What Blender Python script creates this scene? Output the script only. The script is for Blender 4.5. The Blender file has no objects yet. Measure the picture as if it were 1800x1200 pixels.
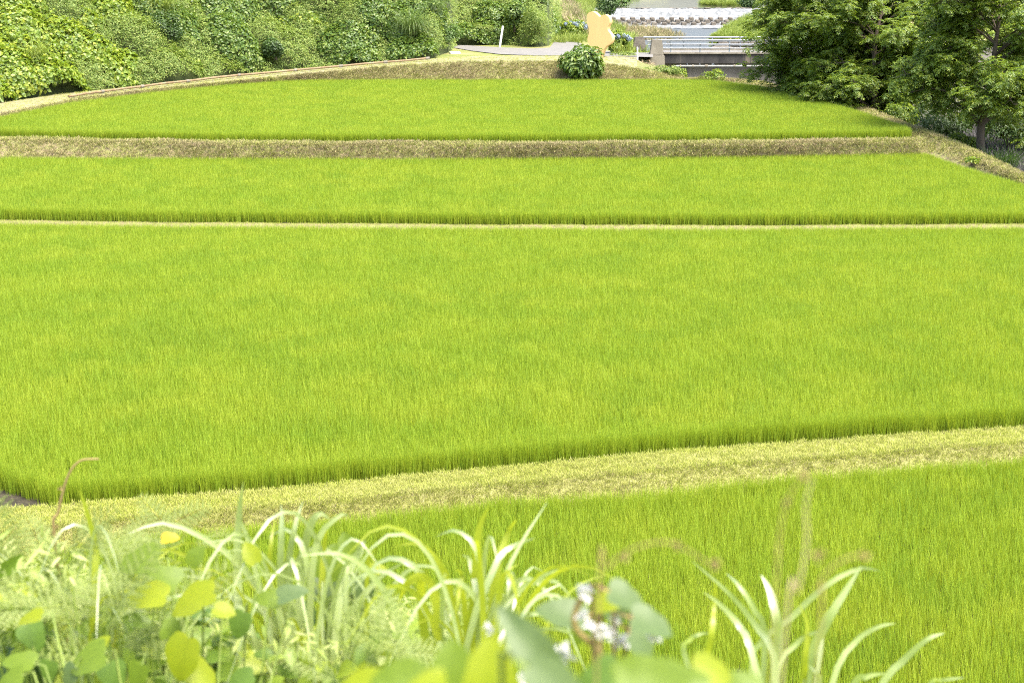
import bpy, bmesh, math, random
import numpy as np
from mathutils import Vector, Matrix

# ------------------------------------------------------------------ camera, sky, sun, exposure
scn = bpy.context.scene
COL = scn.collection
R = math.radians
random.seed(7)
rng = np.random.default_rng(7)

CZ, PITCH, F = 9.15, R(15.0), 2500.0
cam = bpy.data.cameras.new("camera")
cam.sensor_width = 36.0
cam.lens = F / 1800.0 * 36.0
cam.clip_start, cam.clip_end = 0.05, 3000
cam.dof.use_dof = True
cam.dof.focus_distance = 36.0
cam.dof.aperture_fstop = 6.6
camo = bpy.data.objects.new("camera", cam)
camo.location = (0, 0, CZ)
camo.rotation_euler = (R(90) - PITCH, 0, 0)
COL.objects.link(camo)
scn.camera = camo

SUN_EL, SUN_AZ = R(64), R(135)          # azimuth from straight ahead (+Y) towards the right (+X)
w = bpy.data.worlds.new("World")
scn.world = w
w.use_nodes = True
wn = w.node_tree.nodes
sky = wn.new("ShaderNodeTexSky")
sky.sky_type = 'NISHITA'
sky.sun_disc = False
sky.sun_elevation = SUN_EL
sky.sun_rotation = SUN_AZ
sky.air_density = 1.0
sky.dust_density = 4.0
sky.ozone_density = 0.6
wn["Background"].inputs[1].default_value = 0.15
w.node_tree.links.new(sky.outputs[0], wn["Background"].inputs[0])

sl = bpy.data.lights.new("sun", 'SUN')
sl.energy = 2.5
sl.angle = R(26)
sl.color = (1.0, 0.96, 0.89)
so = bpy.data.objects.new("sun", sl)
sd = Vector((math.cos(SUN_EL) * math.sin(SUN_AZ), math.cos(SUN_EL) * math.cos(SUN_AZ), math.sin(SUN_EL)))
so.rotation_euler = sd.to_track_quat('Z', 'Y').to_euler()
so.location = (30, 20, 60)
COL.objects.link(so)

scn.view_settings.view_transform = 'Standard'
scn.view_settings.look = 'None'
scn.view_settings.exposure = 1.9
scn.view_settings.gamma = 1.0
scn.view_settings.use_curve_mapping = False
scn.render.engine = 'CYCLES'
scn.cycles.max_bounces = 5
scn.cycles.diffuse_bounces = 3
scn.cycles.transparent_max_bounces = 5
scn.cycles.use_denoising = False
scn.cycles.filter_width = 1.1
scn.cycles.sample_clamp_indirect = 4
scn.cycles.sample_clamp_direct = 12

# ------------------------------------------------------------------ helpers
cp, sp = math.cos(PITCH), math.sin(PITCH)
def ray(u, v):
    a, b = (u - 900) / F, (600 - v) / F
    return Vector((a, cp + b * sp, -sp + b * cp))
def at_z(u, v, z):
    d = ray(u, v)
    return Vector((0, 0, CZ)) + d * ((z - CZ) / d.z)
def at_y(u, v, y):
    d = ray(u, v)
    return Vector((0, 0, CZ)) + d * (y / d.y)
def lin(pts, u):
    """piecewise linear v(u) with linear extrapolation"""
    if u <= pts[0][0]: a, b = pts[0], pts[1]
    elif u >= pts[-1][0]: a, b = pts[-2], pts[-1]
    else:
        for a, b in zip(pts, pts[1:]):
            if a[0] <= u <= b[0]: break
    t = (u - a[0]) / (b[0] - a[0])
    return a[1] + (b[1] - a[1]) * t

def mesh_np(name, verts, faces):
    """verts (N,3) array, faces (M,k) array"""
    verts = np.asarray(verts, dtype=np.float32); faces = np.asarray(faces, dtype=np.int32)
    me = bpy.data.meshes.new(name)
    k = faces.shape[1]
    me.vertices.add(len(verts)); me.vertices.foreach_set("co", verts.ravel())
    me.loops.add(faces.size); me.loops.foreach_set("vertex_index", faces.ravel())
    me.polygons.add(len(faces))
    me.polygons.foreach_set("loop_start", np.arange(0, faces.size, k, dtype=np.int32))
    me.polygons.foreach_set("loop_total", np.full(len(faces), k, dtype=np.int32))
    me.update(calc_edges=True); me.validate()
    return me
def smooth(me):
    me.polygons.foreach_set("use_smooth", np.ones(len(me.polygons), dtype=bool))
    return me
def link(name, me, mat=None, parent=None, loc=None):
    o = bpy.data.objects.new(name, me)
    COL.objects.link(o)
    if mat is not None and me is not None and len(me.materials) == 0: me.materials.append(mat)
    if loc is not None: o.location = loc
    if parent is not None: o.parent = parent
    return o
def tag(o, label=None, cat=None, group=None, kind=None):
    if label: o['label'] = label
    if cat: o['category'] = cat
    if group: o['group'] = group
    if kind: o['kind'] = kind
    return o
def empty(name, loc, label, cat, group=None):
    o = bpy.data.objects.new(name, None); COL.objects.link(o); o.location = loc; o.empty_display_size = .1
    return tag(o, label, cat, group)
def bm_mesh(name, bm):
    me = bpy.data.meshes.new(name); bm.normal_update(); bm.to_mesh(me); bm.free(); return me
def add_box(bm, c, s, rz=0.0, bevel=0.0):
    r = bmesh.ops.create_cube(bm, size=1.0)
    vs = r['verts']
    bmesh.ops.scale(bm, vec=Vector(s), verts=vs)
    if bevel:
        es = list({e for v in vs for e in v.link_edges})
        rb = bmesh.ops.bevel(bm, geom=es, offset=bevel, segments=1, affect='EDGES')
        vs = list({v for f in rb['faces'] for v in f.verts} | {v for v in vs if v.is_valid})
    if rz: bmesh.ops.rotate(bm, cent=(0, 0, 0), matrix=Matrix.Rotation(rz, 3, 'Z'), verts=vs)
    bmesh.ops.translate(bm, vec=Vector(c), verts=vs)
def tube_arrays(path, radii, seg=8):
    path = [Vector(p) for p in path]; n = len(path); V = []; Fs = []
    prev = None
    for i, p in enumerate(path):
        t = (path[min(i + 1, n - 1)] - path[max(i - 1, 0)]).normalized()
        a = prev if prev is not None else (Vector((1, 0, 0)) if abs(t.x) < .8 else Vector((0, 1, 0)))
        a = (a - t * a.dot(t)).normalized(); b = t.cross(a); prev = a
        for k in range(seg):
            q = 2 * math.pi * k / seg
            V.append(p + (a * math.cos(q) + b * math.sin(q)) * radii[i])
    for i in range(n - 1):
        for k in range(seg):
            k2 = (k + 1) % seg
            Fs.append((i * seg + k, i * seg + k2, (i + 1) * seg + k2, (i + 1) * seg + k))
    return V, Fs
class Tubes:
    def __init__(s): s.V = []; s.F = []
    def add(s, path, radii, seg=7):
        V, Fs = tube_arrays(path, radii, seg); o = len(s.V)
        s.V += [tuple(v) for v in V]; s.F += [tuple(i + o for i in f) for f in Fs]
    def mesh(s, name): return smooth(mesh_np(name, s.V, s.F))
def tube_capped(name, path, r, seg=8):
    V, Fs = tube_arrays(path, [r] * len(path), seg); n = len(V)
    bm = bmesh.new(); vs = [bm.verts.new(v) for v in V]
    for f in Fs: bm.faces.new([vs[i] for i in f])
    bm.faces.new(vs[:seg][::-1]); bm.faces.new(vs[-seg:])
    return bm_mesh(name, bm)

def spline(pts, n):
    P = [Vector(p) for p in pts]
    P = [P[0] * 2 - P[1]] + P + [P[-1] * 2 - P[-2]]
    out = []; m = len(P) - 3
    for j in range(n + 1):
        x = j / n * m; i = min(int(x), m - 1); t = x - i
        a, b, c, d = P[i:i + 4]
        out.append(0.5 * ((2 * b) + (c - a) * t + (2 * a - 5 * b + 4 * c - d) * t * t + (3 * b - a - 3 * c + d) * t ** 3))
    return out

# ------------------------------------------------------------------ materials
def nt(name):
    m = bpy.data.materials.new(name); m.use_nodes = True
    n = m.node_tree.nodes; l = m.node_tree.links
    return m, n, l, n["Principled BSDF"]
def ramp(n, stops):
    r = n.new("ShaderNodeValToRGB"); e = r.color_ramp.elements
    e[0].position, e[0].color = stops[0][0], (*stops[0][1], 1)
    e[1].position, e[1].color = stops[1][0], (*stops[1][1], 1)
    for p, c in stops[2:]:
        x = e.new(p); x.color = (*c, 1)
    return r
def leaf_mat(name, stops, trans=.4, tcol=(.22, .34, .02), rough=.45, spec=.4, patch=0.0, patchcol=(.05, .1, .01), patch_scale=.25, use_obj=False, stretch=(.35, 1.0, 1.0)):
    """foliage: colour varies leaf by leaf (and plant by plant), light passes through"""
    m, n, l, b = nt(name)
    g = n.new("ShaderNodeNewGeometry"); r = ramp(n, stops)
    if use_obj:
        oi = n.new("ShaderNodeObjectInfo"); mx = n.new("ShaderNodeMath"); mx.operation = 'MULTIPLY_ADD'
        l.new(g.outputs["Random Per Island"], mx.inputs[0]); mx.inputs[1].default_value = .55
        m2 = n.new("ShaderNodeMath"); m2.operation = 'MULTIPLY'; m2.inputs[1].default_value = .45
        l.new(oi.outputs["Random"], m2.inputs[0]); l.new(m2.outputs[0], mx.inputs[2])
        l.new(mx.outputs[0], r.inputs[0])
    else:
        l.new(g.outputs["Random Per Island"], r.inputs[0])
    col = r.outputs[0]
    if patch:
        nz = n.new("ShaderNodeTexNoise"); nz.inputs["Scale"].default_value = patch_scale; nz.inputs["Detail"].default_value = 3
        mp = n.new("ShaderNodeMapping"); mp.inputs["Scale"].default_value = stretch
        l.new(g.outputs["Position"], mp.inputs[0]); l.new(mp.outputs[0], nz.inputs["Vector"])
        rr = ramp(n, [(.42, (0, 0, 0)), (.68, (1, 1, 1))]); l.new(nz.outputs[0], rr.inputs[0])
        mu = n.new("ShaderNodeMath"); mu.operation = 'MULTIPLY'; mu.inputs[1].default_value = patch; l.new(rr.outputs[0], mu.inputs[0])
        mi = n.new("ShaderNodeMix"); mi.data_type = 'RGBA'
        l.new(mu.outputs[0], mi.inputs[0]); l.new(col, mi.inputs[6]); mi.inputs[7].default_value = (*patchcol, 1)
        col = mi.outputs[2]
    l.new(col, b.inputs["Base Color"])
    b.inputs["Roughness"].default_value = rough
    b.inputs["Specular IOR Level"].default_value = spec
    t = n.new("ShaderNodeBsdfTranslucent")
    mt = n.new("ShaderNodeMix"); mt.data_type = 'RGBA'; mt.inputs[0].default_value = .55
    l.new(col, mt.inputs[6]); mt.inputs[7].default_value = (*tcol, 1); l.new(mt.outputs[2], t.inputs[0])
    ms = n.new("ShaderNodeMixShader"); ms.inputs[0].default_value = trans
    l.new(b.outputs[0], ms.inputs[1]); l.new(t.outputs[0], ms.inputs[2])
    l.new(ms.outputs[0], n["Material Output"].inputs[0])
    return m
def noise_mat(name, stops, scale=3.0, detail=6, rough=.9, bump=.0, bump_scale=20, stretch=(1, 1, 1), spec=.3):
    m, n, l, b = nt(name)
    g = n.new("ShaderNodeNewGeometry"); mp = n.new("ShaderNodeMapping"); mp.inputs["Scale"].default_value = stretch
    l.new(g.outputs["Position"], mp.inputs[0])
    nz = n.new("ShaderNodeTexNoise"); nz.inputs["Scale"].default_value = scale; nz.inputs["Detail"].default_value = detail; nz.inputs["Roughness"].default_value = .65
    l.new(mp.outputs[0], nz.inputs["Vector"]); r = ramp(n, stops); l.new(nz.outputs[0], r.inputs[0]); l.new(r.outputs[0], b.inputs["Base Color"])
    b.inputs["Roughness"].default_value = rough; b.inputs["Specular IOR Level"].default_value = spec
    if bump:
        n2 = n.new("ShaderNodeTexNoise"); n2.inputs["Scale"].default_value = bump_scale; n2.inputs["Detail"].default_value = 5
        l.new(mp.outputs[0], n2.inputs["Vector"])
        bp = n.new("ShaderNodeBump"); bp.inputs["Strength"].default_value = bump; bp.inputs["Distance"].default_value = .05
        l.new(n2.outputs[0], bp.inputs["Height"]); l.new(bp.outputs[0], b.inputs["Normal"])
    return m

M = {}
M['rice'] = leaf_mat("rice_leaf", [(.0, (.14, .25, .025)), (.3, (.245, .355, .032)), (.7, (.315, .40, .036)), (1, (.38, .44, .05))], trans=.45, tcol=(.50, .55, .02),
                     rough=.5, spec=.3, patch=.38, patchcol=(.21, .34, .026), patch_scale=.30, use_obj=True, stretch=(.10, 1.0, 1.0))
M['mud'] = noise_mat("wet_mud", [(.3, (.014, .012, .007)), (.55, (.04, .034, .02)), (.75, (.10, .085, .05))], 9.0, rough=.9, bump=.4)
M['bank'] = noise_mat("mown_bank_soil", [(.30, (.115, .09, .045)), (.45, (.195, .158, .085)), (.58, (.175, .19, .05)), (.72, (.26, .215, .13))], 5.5, detail=10, bump=.8, bump_scale=24)
M['mown'] = leaf_mat("mown_grass", [(.0, (.13, .18, .028)), (.35, (.19, .21, .05)), (.6, (.26, .23, .10)), (.85, (.275, .225, .135)), (1, (.21, .16, .105))], trans=.3, tcol=(.28, .28, .08), rough=.7, spec=.15,
                    patch=.6, patchcol=(.24, .18, .12), patch_scale=.9, use_obj=True)
M['mown_green'] = leaf_mat("mown_grass_green", [(.0, (.22, .29, .035)), (.4, (.33, .37, .06)), (.75, (.42, .42, .12)), (1, (.44, .40, .19))], trans=.35, tcol=(.42, .46, .08), rough=.7, spec=.15,
                    patch=.35, patchcol=(.40, .37, .17), patch_scale=.9, use_obj=True)
M['mown_far'] = leaf_mat('mown_grass_far', [(.0, (.19, .25, .04)), (.35, (.29, .31, .075)), (.6, (.34, .315, .13)), (.85, (.34, .28, .165)), (1, (.26, .20, .13))], trans=.3, tcol=(.33, .34, .09), rough=.8, spec=.1, patch=.75, patchcol=(.29, .22, .15), patch_scale=.7, use_obj=True)
M['bank_verge'] = noise_mat('rough_verge', [(.3, (.09, .11, .03)), (.5, (.15, .16, .045)), (.7, (.19, .15, .09))], 4, detail=8, bump=.8, bump_scale=12)
M['ground'] = noise_mat("river_flat_ground", [(.3, (.05, .06, .025)), (.5, (.09, .09, .05)), (.7, (.15, .135, .11))], .6, bump=.3)
M['hill_soil'] = noise_mat("dark_slope_soil", [(.3, (.03, .04, .012)), (.7, (.07, .09, .025))], 1.5)  # dark green-brown soil under the leaf cover
M['plateau'] = noise_mat("grassy_flat", [(.3, (.10, .14, .025)), (.5, (.17, .18, .05)), (.7, (.24, .20, .10))], .35, bump=.3)
M['levee'] = noise_mat("levee_grass", [(.32, (.15, .22, .03)), (.5, (.24, .30, .05)), (.66, (.34, .30, .14))], .22, bump=.5, bump_scale=3)
M['asphalt'] = noise_mat("pale_asphalt", [(.3, (.135, .128, .115)), (.7, (.18, .172, .155))], 2.0, rough=.85, bump=.1)
M['path'] = noise_mat("path_dirt", [(.3, (.15, .15, .055)), (.5, (.22, .195, .12)), (.7, (.15, .17, .045))], 1.2, bump=.3)
M['concrete'] = noise_mat("weathered_concrete", [(.3, (.115, .10, .075)), (.6, (.20, .18, .14)), (.8, (.26, .24, .195))], 1.4, stretch=(1, 1, .5), bump=.2)
M['concrete_dark'] = noise_mat("stained_concrete", [(.36, (.028, .026, .025)), (.56, (.055, .05, .045)), (.66, (.15, .125, .09))], 1.3, stretch=(1, 1, .12), bump=.2)
M['wall'] = noise_mat("grey_wall_concrete", [(.3, (.13, .118, .098)), (.7, (.22, .20, .17))], .9, stretch=(1.4, 1, .25), bump=.15)
M['stone'] = noise_mat("rough_stone", [(.3, (.07, .06, .048)), (.7, (.17, .15, .12))], 2.6, bump=.6, bump_scale=7)
M['steel'] = noise_mat("galvanised_rail", [(.3, (.20, .215, .23)), (.7, (.30, .31, .32))], 5, rough=.5)
M['steel_post'] = noise_mat("weathered_rail_post", [(.3, (.16, .19, .21)), (.7, (.24, .27, .29))], 5, rough=.5)
M['white'] = noise_mat("white_paint", [(.3, (.72, .72, .70)), (.7, (.82, .82, .80))], 4, rough=.5)
M['pvc'] = noise_mat("pale_pipe", [(.3, (.16, .16, .145)), (.7, (.25, .25, .23))], 3, rough=.5)
M['rust'] = noise_mat("rusty_pipe", [(.3, (.15, .10, .05)), (.6, (.24, .18, .10)), (.8, (.32, .28, .19))], 2.2, rough=.8)
M['board'] = noise_mat("cream_yellow_paint", [(.3, (.60, .415, .17)), (.7, (.65, .46, .20))], 1.2, rough=.55, stretch=(3, 3, .3))
M['bark'] = noise_mat("dark_bark", [(.3, (.045, .035, .026)), (.7, (.12, .095, .07))], 5, stretch=(1, 1, .25), bump=.6)
M['twig'] = noise_mat("dry_brown_stem", [(.3, (.17, .12, .05)), (.7, (.30, .22, .09))], 12, rough=.7)
M['green_stem'] = noise_mat("green_stem", [(.3, (.11, .16, .03)), (.7, (.20, .26, .05))], 12, rough=.6)
M['walnut'] = leaf_mat("tree_leaf", [(.0, (.07, .125, .018)), (.6, (.125, .20, .022)), (1, (.25, .30, .035))], trans=.45, tcol=(.30, .40, .015), rough=.42, spec=.45)
M['shrub_dark'] = leaf_mat("dark_shrub_leaf", [(.0, (.03, .06, .014)), (1, (.075, .13, .025))], trans=.3, tcol=(.10, .20, .02), rough=.45)
M['shrub_mid'] = leaf_mat("shrub_leaf", [(.0, (.06, .12, .02)), (1, (.12, .20, .035))], trans=.35, tcol=(.18, .30, .03), rough=.42, spec=.5)
M['kudzu'] = leaf_mat("vine_leaf", [(.0, (.11, .18, .025)), (.6, (.19, .27, .03)), (1, (.32, .36, .04))], trans=.4, tcol=(.30, .42, .015), rough=.42, spec=.45)
M['mugwort'] = leaf_mat("weed_leaf", [(.0, (.12, .19, .035)), (.6, (.20, .28, .055)), (1, (.31, .35, .09))], trans=.4, tcol=(.26, .36, .03), rough=.5, spec=.35)
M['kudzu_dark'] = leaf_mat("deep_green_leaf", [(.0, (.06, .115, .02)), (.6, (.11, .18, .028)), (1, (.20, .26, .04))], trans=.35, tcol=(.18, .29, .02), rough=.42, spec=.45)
M['pampas'] = leaf_mat("tall_grass_blade", [(.0, (.08, .14, .03)), (1, (.17, .23, .06))], trans=.35, tcol=(.2, .3, .04), rough=.45, spec=.5)
M['reed_dry'] = leaf_mat("dry_reed_blade", [(.0, (.16, .19, .05)), (.5, (.26, .22, .10)), (1, (.34, .26, .16))], trans=.25, tcol=(.3, .28, .1), rough=.6)
M['reed_green'] = leaf_mat("green_reed_blade", [(.0, (.14, .21, .03)), (1, (.27, .32, .06))], trans=.3, tcol=(.3, .38, .04), rough=.6)
M['reed_grey'] = leaf_mat("grey_reed_blade", [(.0, (.07, .068, .055)), (1, (.17, .155, .155))], trans=.2, tcol=(.25, .24, .2), rough=.7)
M['straw'] = leaf_mat("cut_straw", [(.0, (.30, .22, .13)), (1, (.48, .38, .24))], trans=.15, tcol=(.4, .3, .15), rough=.8)
M['petal_blue'] = leaf_mat("blue_petal", [(.0, (.16, .22, .34)), (1, (.36, .42, .46))], trans=.2, tcol=(.4, .45, .6), rough=.6)
M['petal_white'] = leaf_mat("white_petal", [(.0, (.46, .45, .44)), (1, (.60, .59, .57))], trans=.3, tcol=(.55, .54, .52), rough=.6)
def fg_leaf(name, a, bcol, t, tc, rough=.5, spec=.35, coat=0.0):
    m, n, l, b = nt(name)
    tcn = n.new("ShaderNodeTexCoord"); nz = n.new("ShaderNodeTexNoise"); nz.inputs["Scale"].default_value = 14; nz.inputs["Detail"].default_value = 4
    l.new(tcn.outputs["Object"], nz.inputs["Vector"]); r = ramp(n, [(.3, a), (.7, bcol)]); l.new(nz.outputs[0], r.inputs[0])
    l.new(r.outputs[0], b.inputs["Base Color"]); b.inputs["Roughness"].default_value = rough; b.inputs["Specular IOR Level"].default_value = spec; b.inputs['Coat Weight'].default_value = coat; b.inputs['Coat Roughness'].default_value = .42; b.inputs['Coat IOR'].default_value = 1.7
    ts = n.new("ShaderNodeBsdfTranslucent"); ts.inputs[0].default_value = (*tc, 1)
    ms = n.new("ShaderNodeMixShader"); ms.inputs[0].default_value = t
    l.new(b.outputs[0], ms.inputs[1]); l.new(ts.outputs[0], ms.inputs[2]); l.new(ms.outputs[0], n["Material Output"].inputs[0])
    return m
M['fg_blade'] = fg_leaf("grass_blade", (.26, .32, .11), (.36, .41, .19), .3, (.44, .52, .10), rough=.35, spec=.8, coat=1.0)  # base colour paled to stand in for the white sheen on the blades
M['fg_blade_y'] = fg_leaf("yellow_green_blade", (.24, .29, .02), (.32, .35, .03), .5, (.55, .58, .02), coat=.5)
M['fg_leaf'] = fg_leaf("broad_leaf_green", (.09, .14, .015), (.14, .20, .02), .45, (.28, .36, .01))
M['fg_leaf_y'] = fg_leaf("broad_leaf_yellow_green", (.18, .23, .012), (.26, .29, .015), .5, (.42, .45, .008))
M['fg_leaf_g'] = fg_leaf("broad_leaf_grey_green", (.06, .095, .03), (.095, .135, .045), .22, (.15, .22, .03), rough=.5, spec=.35)
M['fg_leaf_o'] = fg_leaf("broad_leaf_orange", (.50, .32, .02), (.60, .42, .03), .4, (.7, .5, .03))
M['fg_fern'] = fg_leaf("fern_frond", (.15, .20, .045), (.24, .28, .09), .4, (.34, .40, .06), rough=.55, spec=.3)
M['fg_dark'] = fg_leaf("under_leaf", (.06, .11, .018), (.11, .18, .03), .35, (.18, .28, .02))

M['fern_fine'] = leaf_mat('feathery_weed_leaf', [(.0, (.20, .27, .05)), (.5, (.30, .36, .09)), (1, (.40, .44, .17))], trans=.35, tcol=(.42, .48, .08), rough=.5)
def water_mat(name, col, rough, bump, scale, stretch):
    m, n, l, b = nt(name)
    b.inputs["Base Color"].default_value = (*col, 1); b.inputs["Roughness"].default_value = rough; b.inputs["Specular IOR Level"].default_value = .07
    g = n.new("ShaderNodeNewGeometry"); mp = n.new("ShaderNodeMapping"); mp.inputs["Scale"].default_value = stretch
    nz = n.new("ShaderNodeTexNoise"); nz.inputs["Scale"].default_value = scale; nz.inputs["Detail"].default_value = 5
    bp = n.new("ShaderNodeBump"); bp.inputs["Strength"].default_value = bump; bp.inputs["Distance"].default_value = .3
    l.new(g.outputs["Position"], mp.inputs[0]); l.new(mp.outputs[0], nz.inputs["Vector"]); l.new(nz.outputs[0], bp.inputs["Height"]); l.new(bp.outputs[0], b.inputs["Normal"])
    return m
M['water'] = water_mat("river_water", (.075, .08, .075), .4, .8, 1.3, (1, .4, 1))
M['water_up'] = water_mat("calm_brown_water", (.05, .045, .028), .08, .15, .8, (1, .4, 1))
M['foam'] = noise_mat("white_water", [(.36, (.10, .105, .10)), (.5, (.17, .175, .17)), (.68, (.31, .31, .305))], 1.6, detail=8, rough=.6, bump=.8, bump_scale=4, stretch=(1, .5, 1))

# ------------------------------------------------------------------ the lie of the land (metres; the wide paddy is z = 0)
Z1, Z2, Z3, Z4 = 1.20, .34, 0.0, -.38
RH = .44
def gz(y):            # ground of the slope the camera stands on
    pts = [(-60, 7.62), (1.5, 7.6), (2.0, 7.5), (3.2, 7.0), (6, 4.6), (10, 1.5), (13.2, -.38), (14.5, -.44)]
    return lin(pts, max(-60, min(14.5, y)))

# fine fractal-ish noise for vertex displacement
def vnoise(x, y, s=1.0, seed=0):
    out = np.zeros_like(x)
    for k in range(5):
        a = seed * 1.7 + k * 2.4; f = s * (1.75 ** k)
        out += np.sin(x * f * math.cos(a) + y * f * math.sin(a) + a * 3.1) * np.sin(y * f * math.cos(a + 1) - x * f * math.sin(a + 1) + a) / (1.4 ** k)
    return out / 2.2

def loft(name, rows, mat, sub=4, noise=0.03, kind='structure'):
    """rows: list of equally long 3D polylines; the surface between them, finely divided and slightly uneven"""
    A = np.array([[tuple(p) for p in r] for r in rows], dtype=float)
    out = []
    for i in range(len(A) - 1):
        for k in range(sub): out.append(A[i] + (A[i + 1] - A[i]) * (k / sub))
    out.append(A[-1]); G = np.array(out)
    nz = vnoise(G[:, :, 0], G[:, :, 1], 2.2, 3) * noise
    nz[-1] *= 0
    G[:, :, 2] += nz
    m, n = G.shape[:2]
    idx = np.arange(m * n).reshape(m, n)
    Fc = np.stack([idx[:-1, :-1], idx[:-1, 1:], idx[1:, 1:], idx[1:, :-1]], -1).reshape(-1, 4)
    o = link(name, smooth(mesh_np(name, G.reshape(-1, 3), Fc)), mat)
    me = o.data
    if np.mean([p.normal.z for p in me.polygons]) < 0: me.flip_normals()
    o['kind'] = kind
    return o, G
def sheet(name, pts, mat, kind='structure'):
    bm = bmesh.new(); f = bm.faces.new([bm.verts.new(p) for p in pts])
    bm.normal_update()
    if f.normal.z < 0: f.normal_flip()
    bmesh.ops.triangulate(bm, faces=bm.faces[:])
    o = link(name, bm_mesh(name, bm), mat); o['kind'] = kind
    return o

sheet('ground', [(-900, -300, -1.75), (900, -300, -1.75), (900, 1500, -1.75), (-900, 1500, -1.75)], M['ground'])
US = list(np.arange(-320, 2121, 10.0))
def row(vpts, z, us=US, dv=0.0):
    zf = z if callable(z) else (lambda u: z)
    return [at_z(u, lin(vpts, u) + dv, zf(u)) for u in us]
def down(rw, dy, z):   # same line moved towards / away from the camera, at height z
    return [Vector((p.x, p.y + dy, z)) for p in rw]

# the slope under the camera
ys = [-60, -20, -5, 0, 1.0, 1.5, 2.0, 2.6, 3.2, 4.5, 6, 8, 10, 12, 13.2, 14.6]
rows = [[Vector((x, y, gz(y) if y < 14.5 else -.6)) for x in np.arange(-40, 41, 1.0)] for y in ys]
loft('near_hillside', rows, M['levee'], sub=2, noise=.05)

# ---- paddies: outlines from their visible edges
def XY(lst): return np.array([[*(at_z(u, v, z))[:2]] for u, v, z in lst])
z1t, z2t, z3t, z4t = Z1 + RH, Z2 + RH, Z3 + RH, Z4 + RH
F1_near = [(-320, 239), (0, 243), (400, 250), (900, 251.5), (1300, 249), (1600, 244), (1700, 242)]
F1_far = [(-190, 244), (0, 204), (130, 178), (270, 161), (400, 148), (520, 140), (700, 139), (1190, 138.5)]
F1_right = [(1190, 138.5), (1250, 140), (1330, 149), (1400, 165), (1500, 191), (1597, 222)]
P1 = XY([(-190, 238, Z1)] + [(u, v, Z1) for u, v in F1_near[1:-1]] + [(u, v, z1t) for u, v in F1_right[::-1]] + [(u, v, z1t) for u, v in F1_far[::-1][1:]])
F2_near = [(-320, 383.5), (0, 387), (300, 391), (900, 395), (1300, 396.5), (1800, 393.5), (2100, 391.5)]
F2_far = [(-320, 272), (0, 275), (700, 277.5), (1200, 274.5), (1630, 268.5)]
F2_right = [(1630, 268.5), (1690, 290), (1800, 322), (1960, 370)]
P2 = XY([(u, v, Z2) for u, v in F2_near[:-1]] + [(1950, 392.5, Z2)] + [(u, v, z2t) for u, v in F2_right[::-1]] + [(u, v, z2t) for u, v in F2_far[::-1][1:]])
F3_near = [(-320, 905), (0, 896), (95, 891), (200, 883.5), (500, 858.5), (900, 821.5), (1300, 785.5), (1800, 751.5), (2120, 734)]
F3_far = [(-320, 387), (0, 390.5), (300, 394.5), (900, 398.5), (1300, 400), (1800, 397), (2120, 395)]
P3 = XY([(-320, 735, 0), (-60, 838, 0), (0, 859, 0), (45, 876, 0), (95, 889, 0), (200, 882.5, 0), (500, 857.5, 0), (900, 820.5, 0), (1300, 784.5, 0), (1800, 750.5, 0), (2120, 733, 0)] + [(u, v, z3t) for u, v in F3_far[::-1]])
F4_far = [(-320, 1080), (-100, 1015), (0, 988), (150, 953), (330, 927), (600, 906), (900, 871), (1100, 863), (1300, 842), (1500, 823), (1800, 801), (2120, 783)]
P4 = np.vstack([XY([(u, v, z4t) for u, v in F4_far[1:]]), [[14, 14.8], [-8.5, 14.8]]])
def floor(name, P, z, grow=.25):
    c = P.mean(0); Q = P + (P - c) / np.linalg.norm(P - c, axis=1)[:, None] * grow
    sheet(name, [(x, y, z) for x, y in Q], M['mud'])
floor('paddy_floor', P1, Z1); floor('paddy_floor', P2, Z2, .4); sheet('paddy_floor', [at_z(u, v + 1.5, 0) for u, v in F3_near] + [Vector((p.x, p.y + .3, 0)) for p in [at_z(u, v, z3t) for u, v in F3_far[::-1]]], M['mud']); floor('paddy_floor', P4, Z4, .3)

# ---- banks between the terraces
A = row(F3_near, .10); B = row([(-320, 975), (0, 940), (300, 907), (600, 884), (900, 850), (1300, 816), (1800, 779), (2120, 760)], .09)
C = [Vector((p.x, p.y, Z4 - .02)) for p in row(F4_far, z4t)]
M['bank_near'] = noise_mat('mown_bank_turf', [(.30, (.19, .19, .06)), (.5, (.26, .26, .085)), (.7, (.32, .29, .14))], 7, detail=10, bump=.6, bump_scale=30)
bank34, G34 = loft('terrace_bank', [down(A, .22, -.12), A, B, C], M['bank_near'], sub=8, noise=.035)
A = row(F2_near, Z2 + .09); B = row(F2_near, Z2 + .07, dv=2.8)
bank23, G23 = loft('terrace_bank', [down(A, .2, Z2 - .1), A, B, down(B, -.35, Z3 - .05)], M['bank'], sub=4, noise=.03)
US12 = [u for u in US if u <= 1620]
A = row(F1_near, Z1 + .09, US12); B = row(F1_near, Z1 + .07, US12, dv=4.5); C = [Vector((p.x, p.y, Z2 - .05)) for p in row(F2_far, z2t, US12)]
bank12, G12 = loft('terrace_bank', [down(A, .25, Z1 - .1), A, B, C], M['bank'], sub=8, noise=.05)

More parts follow.
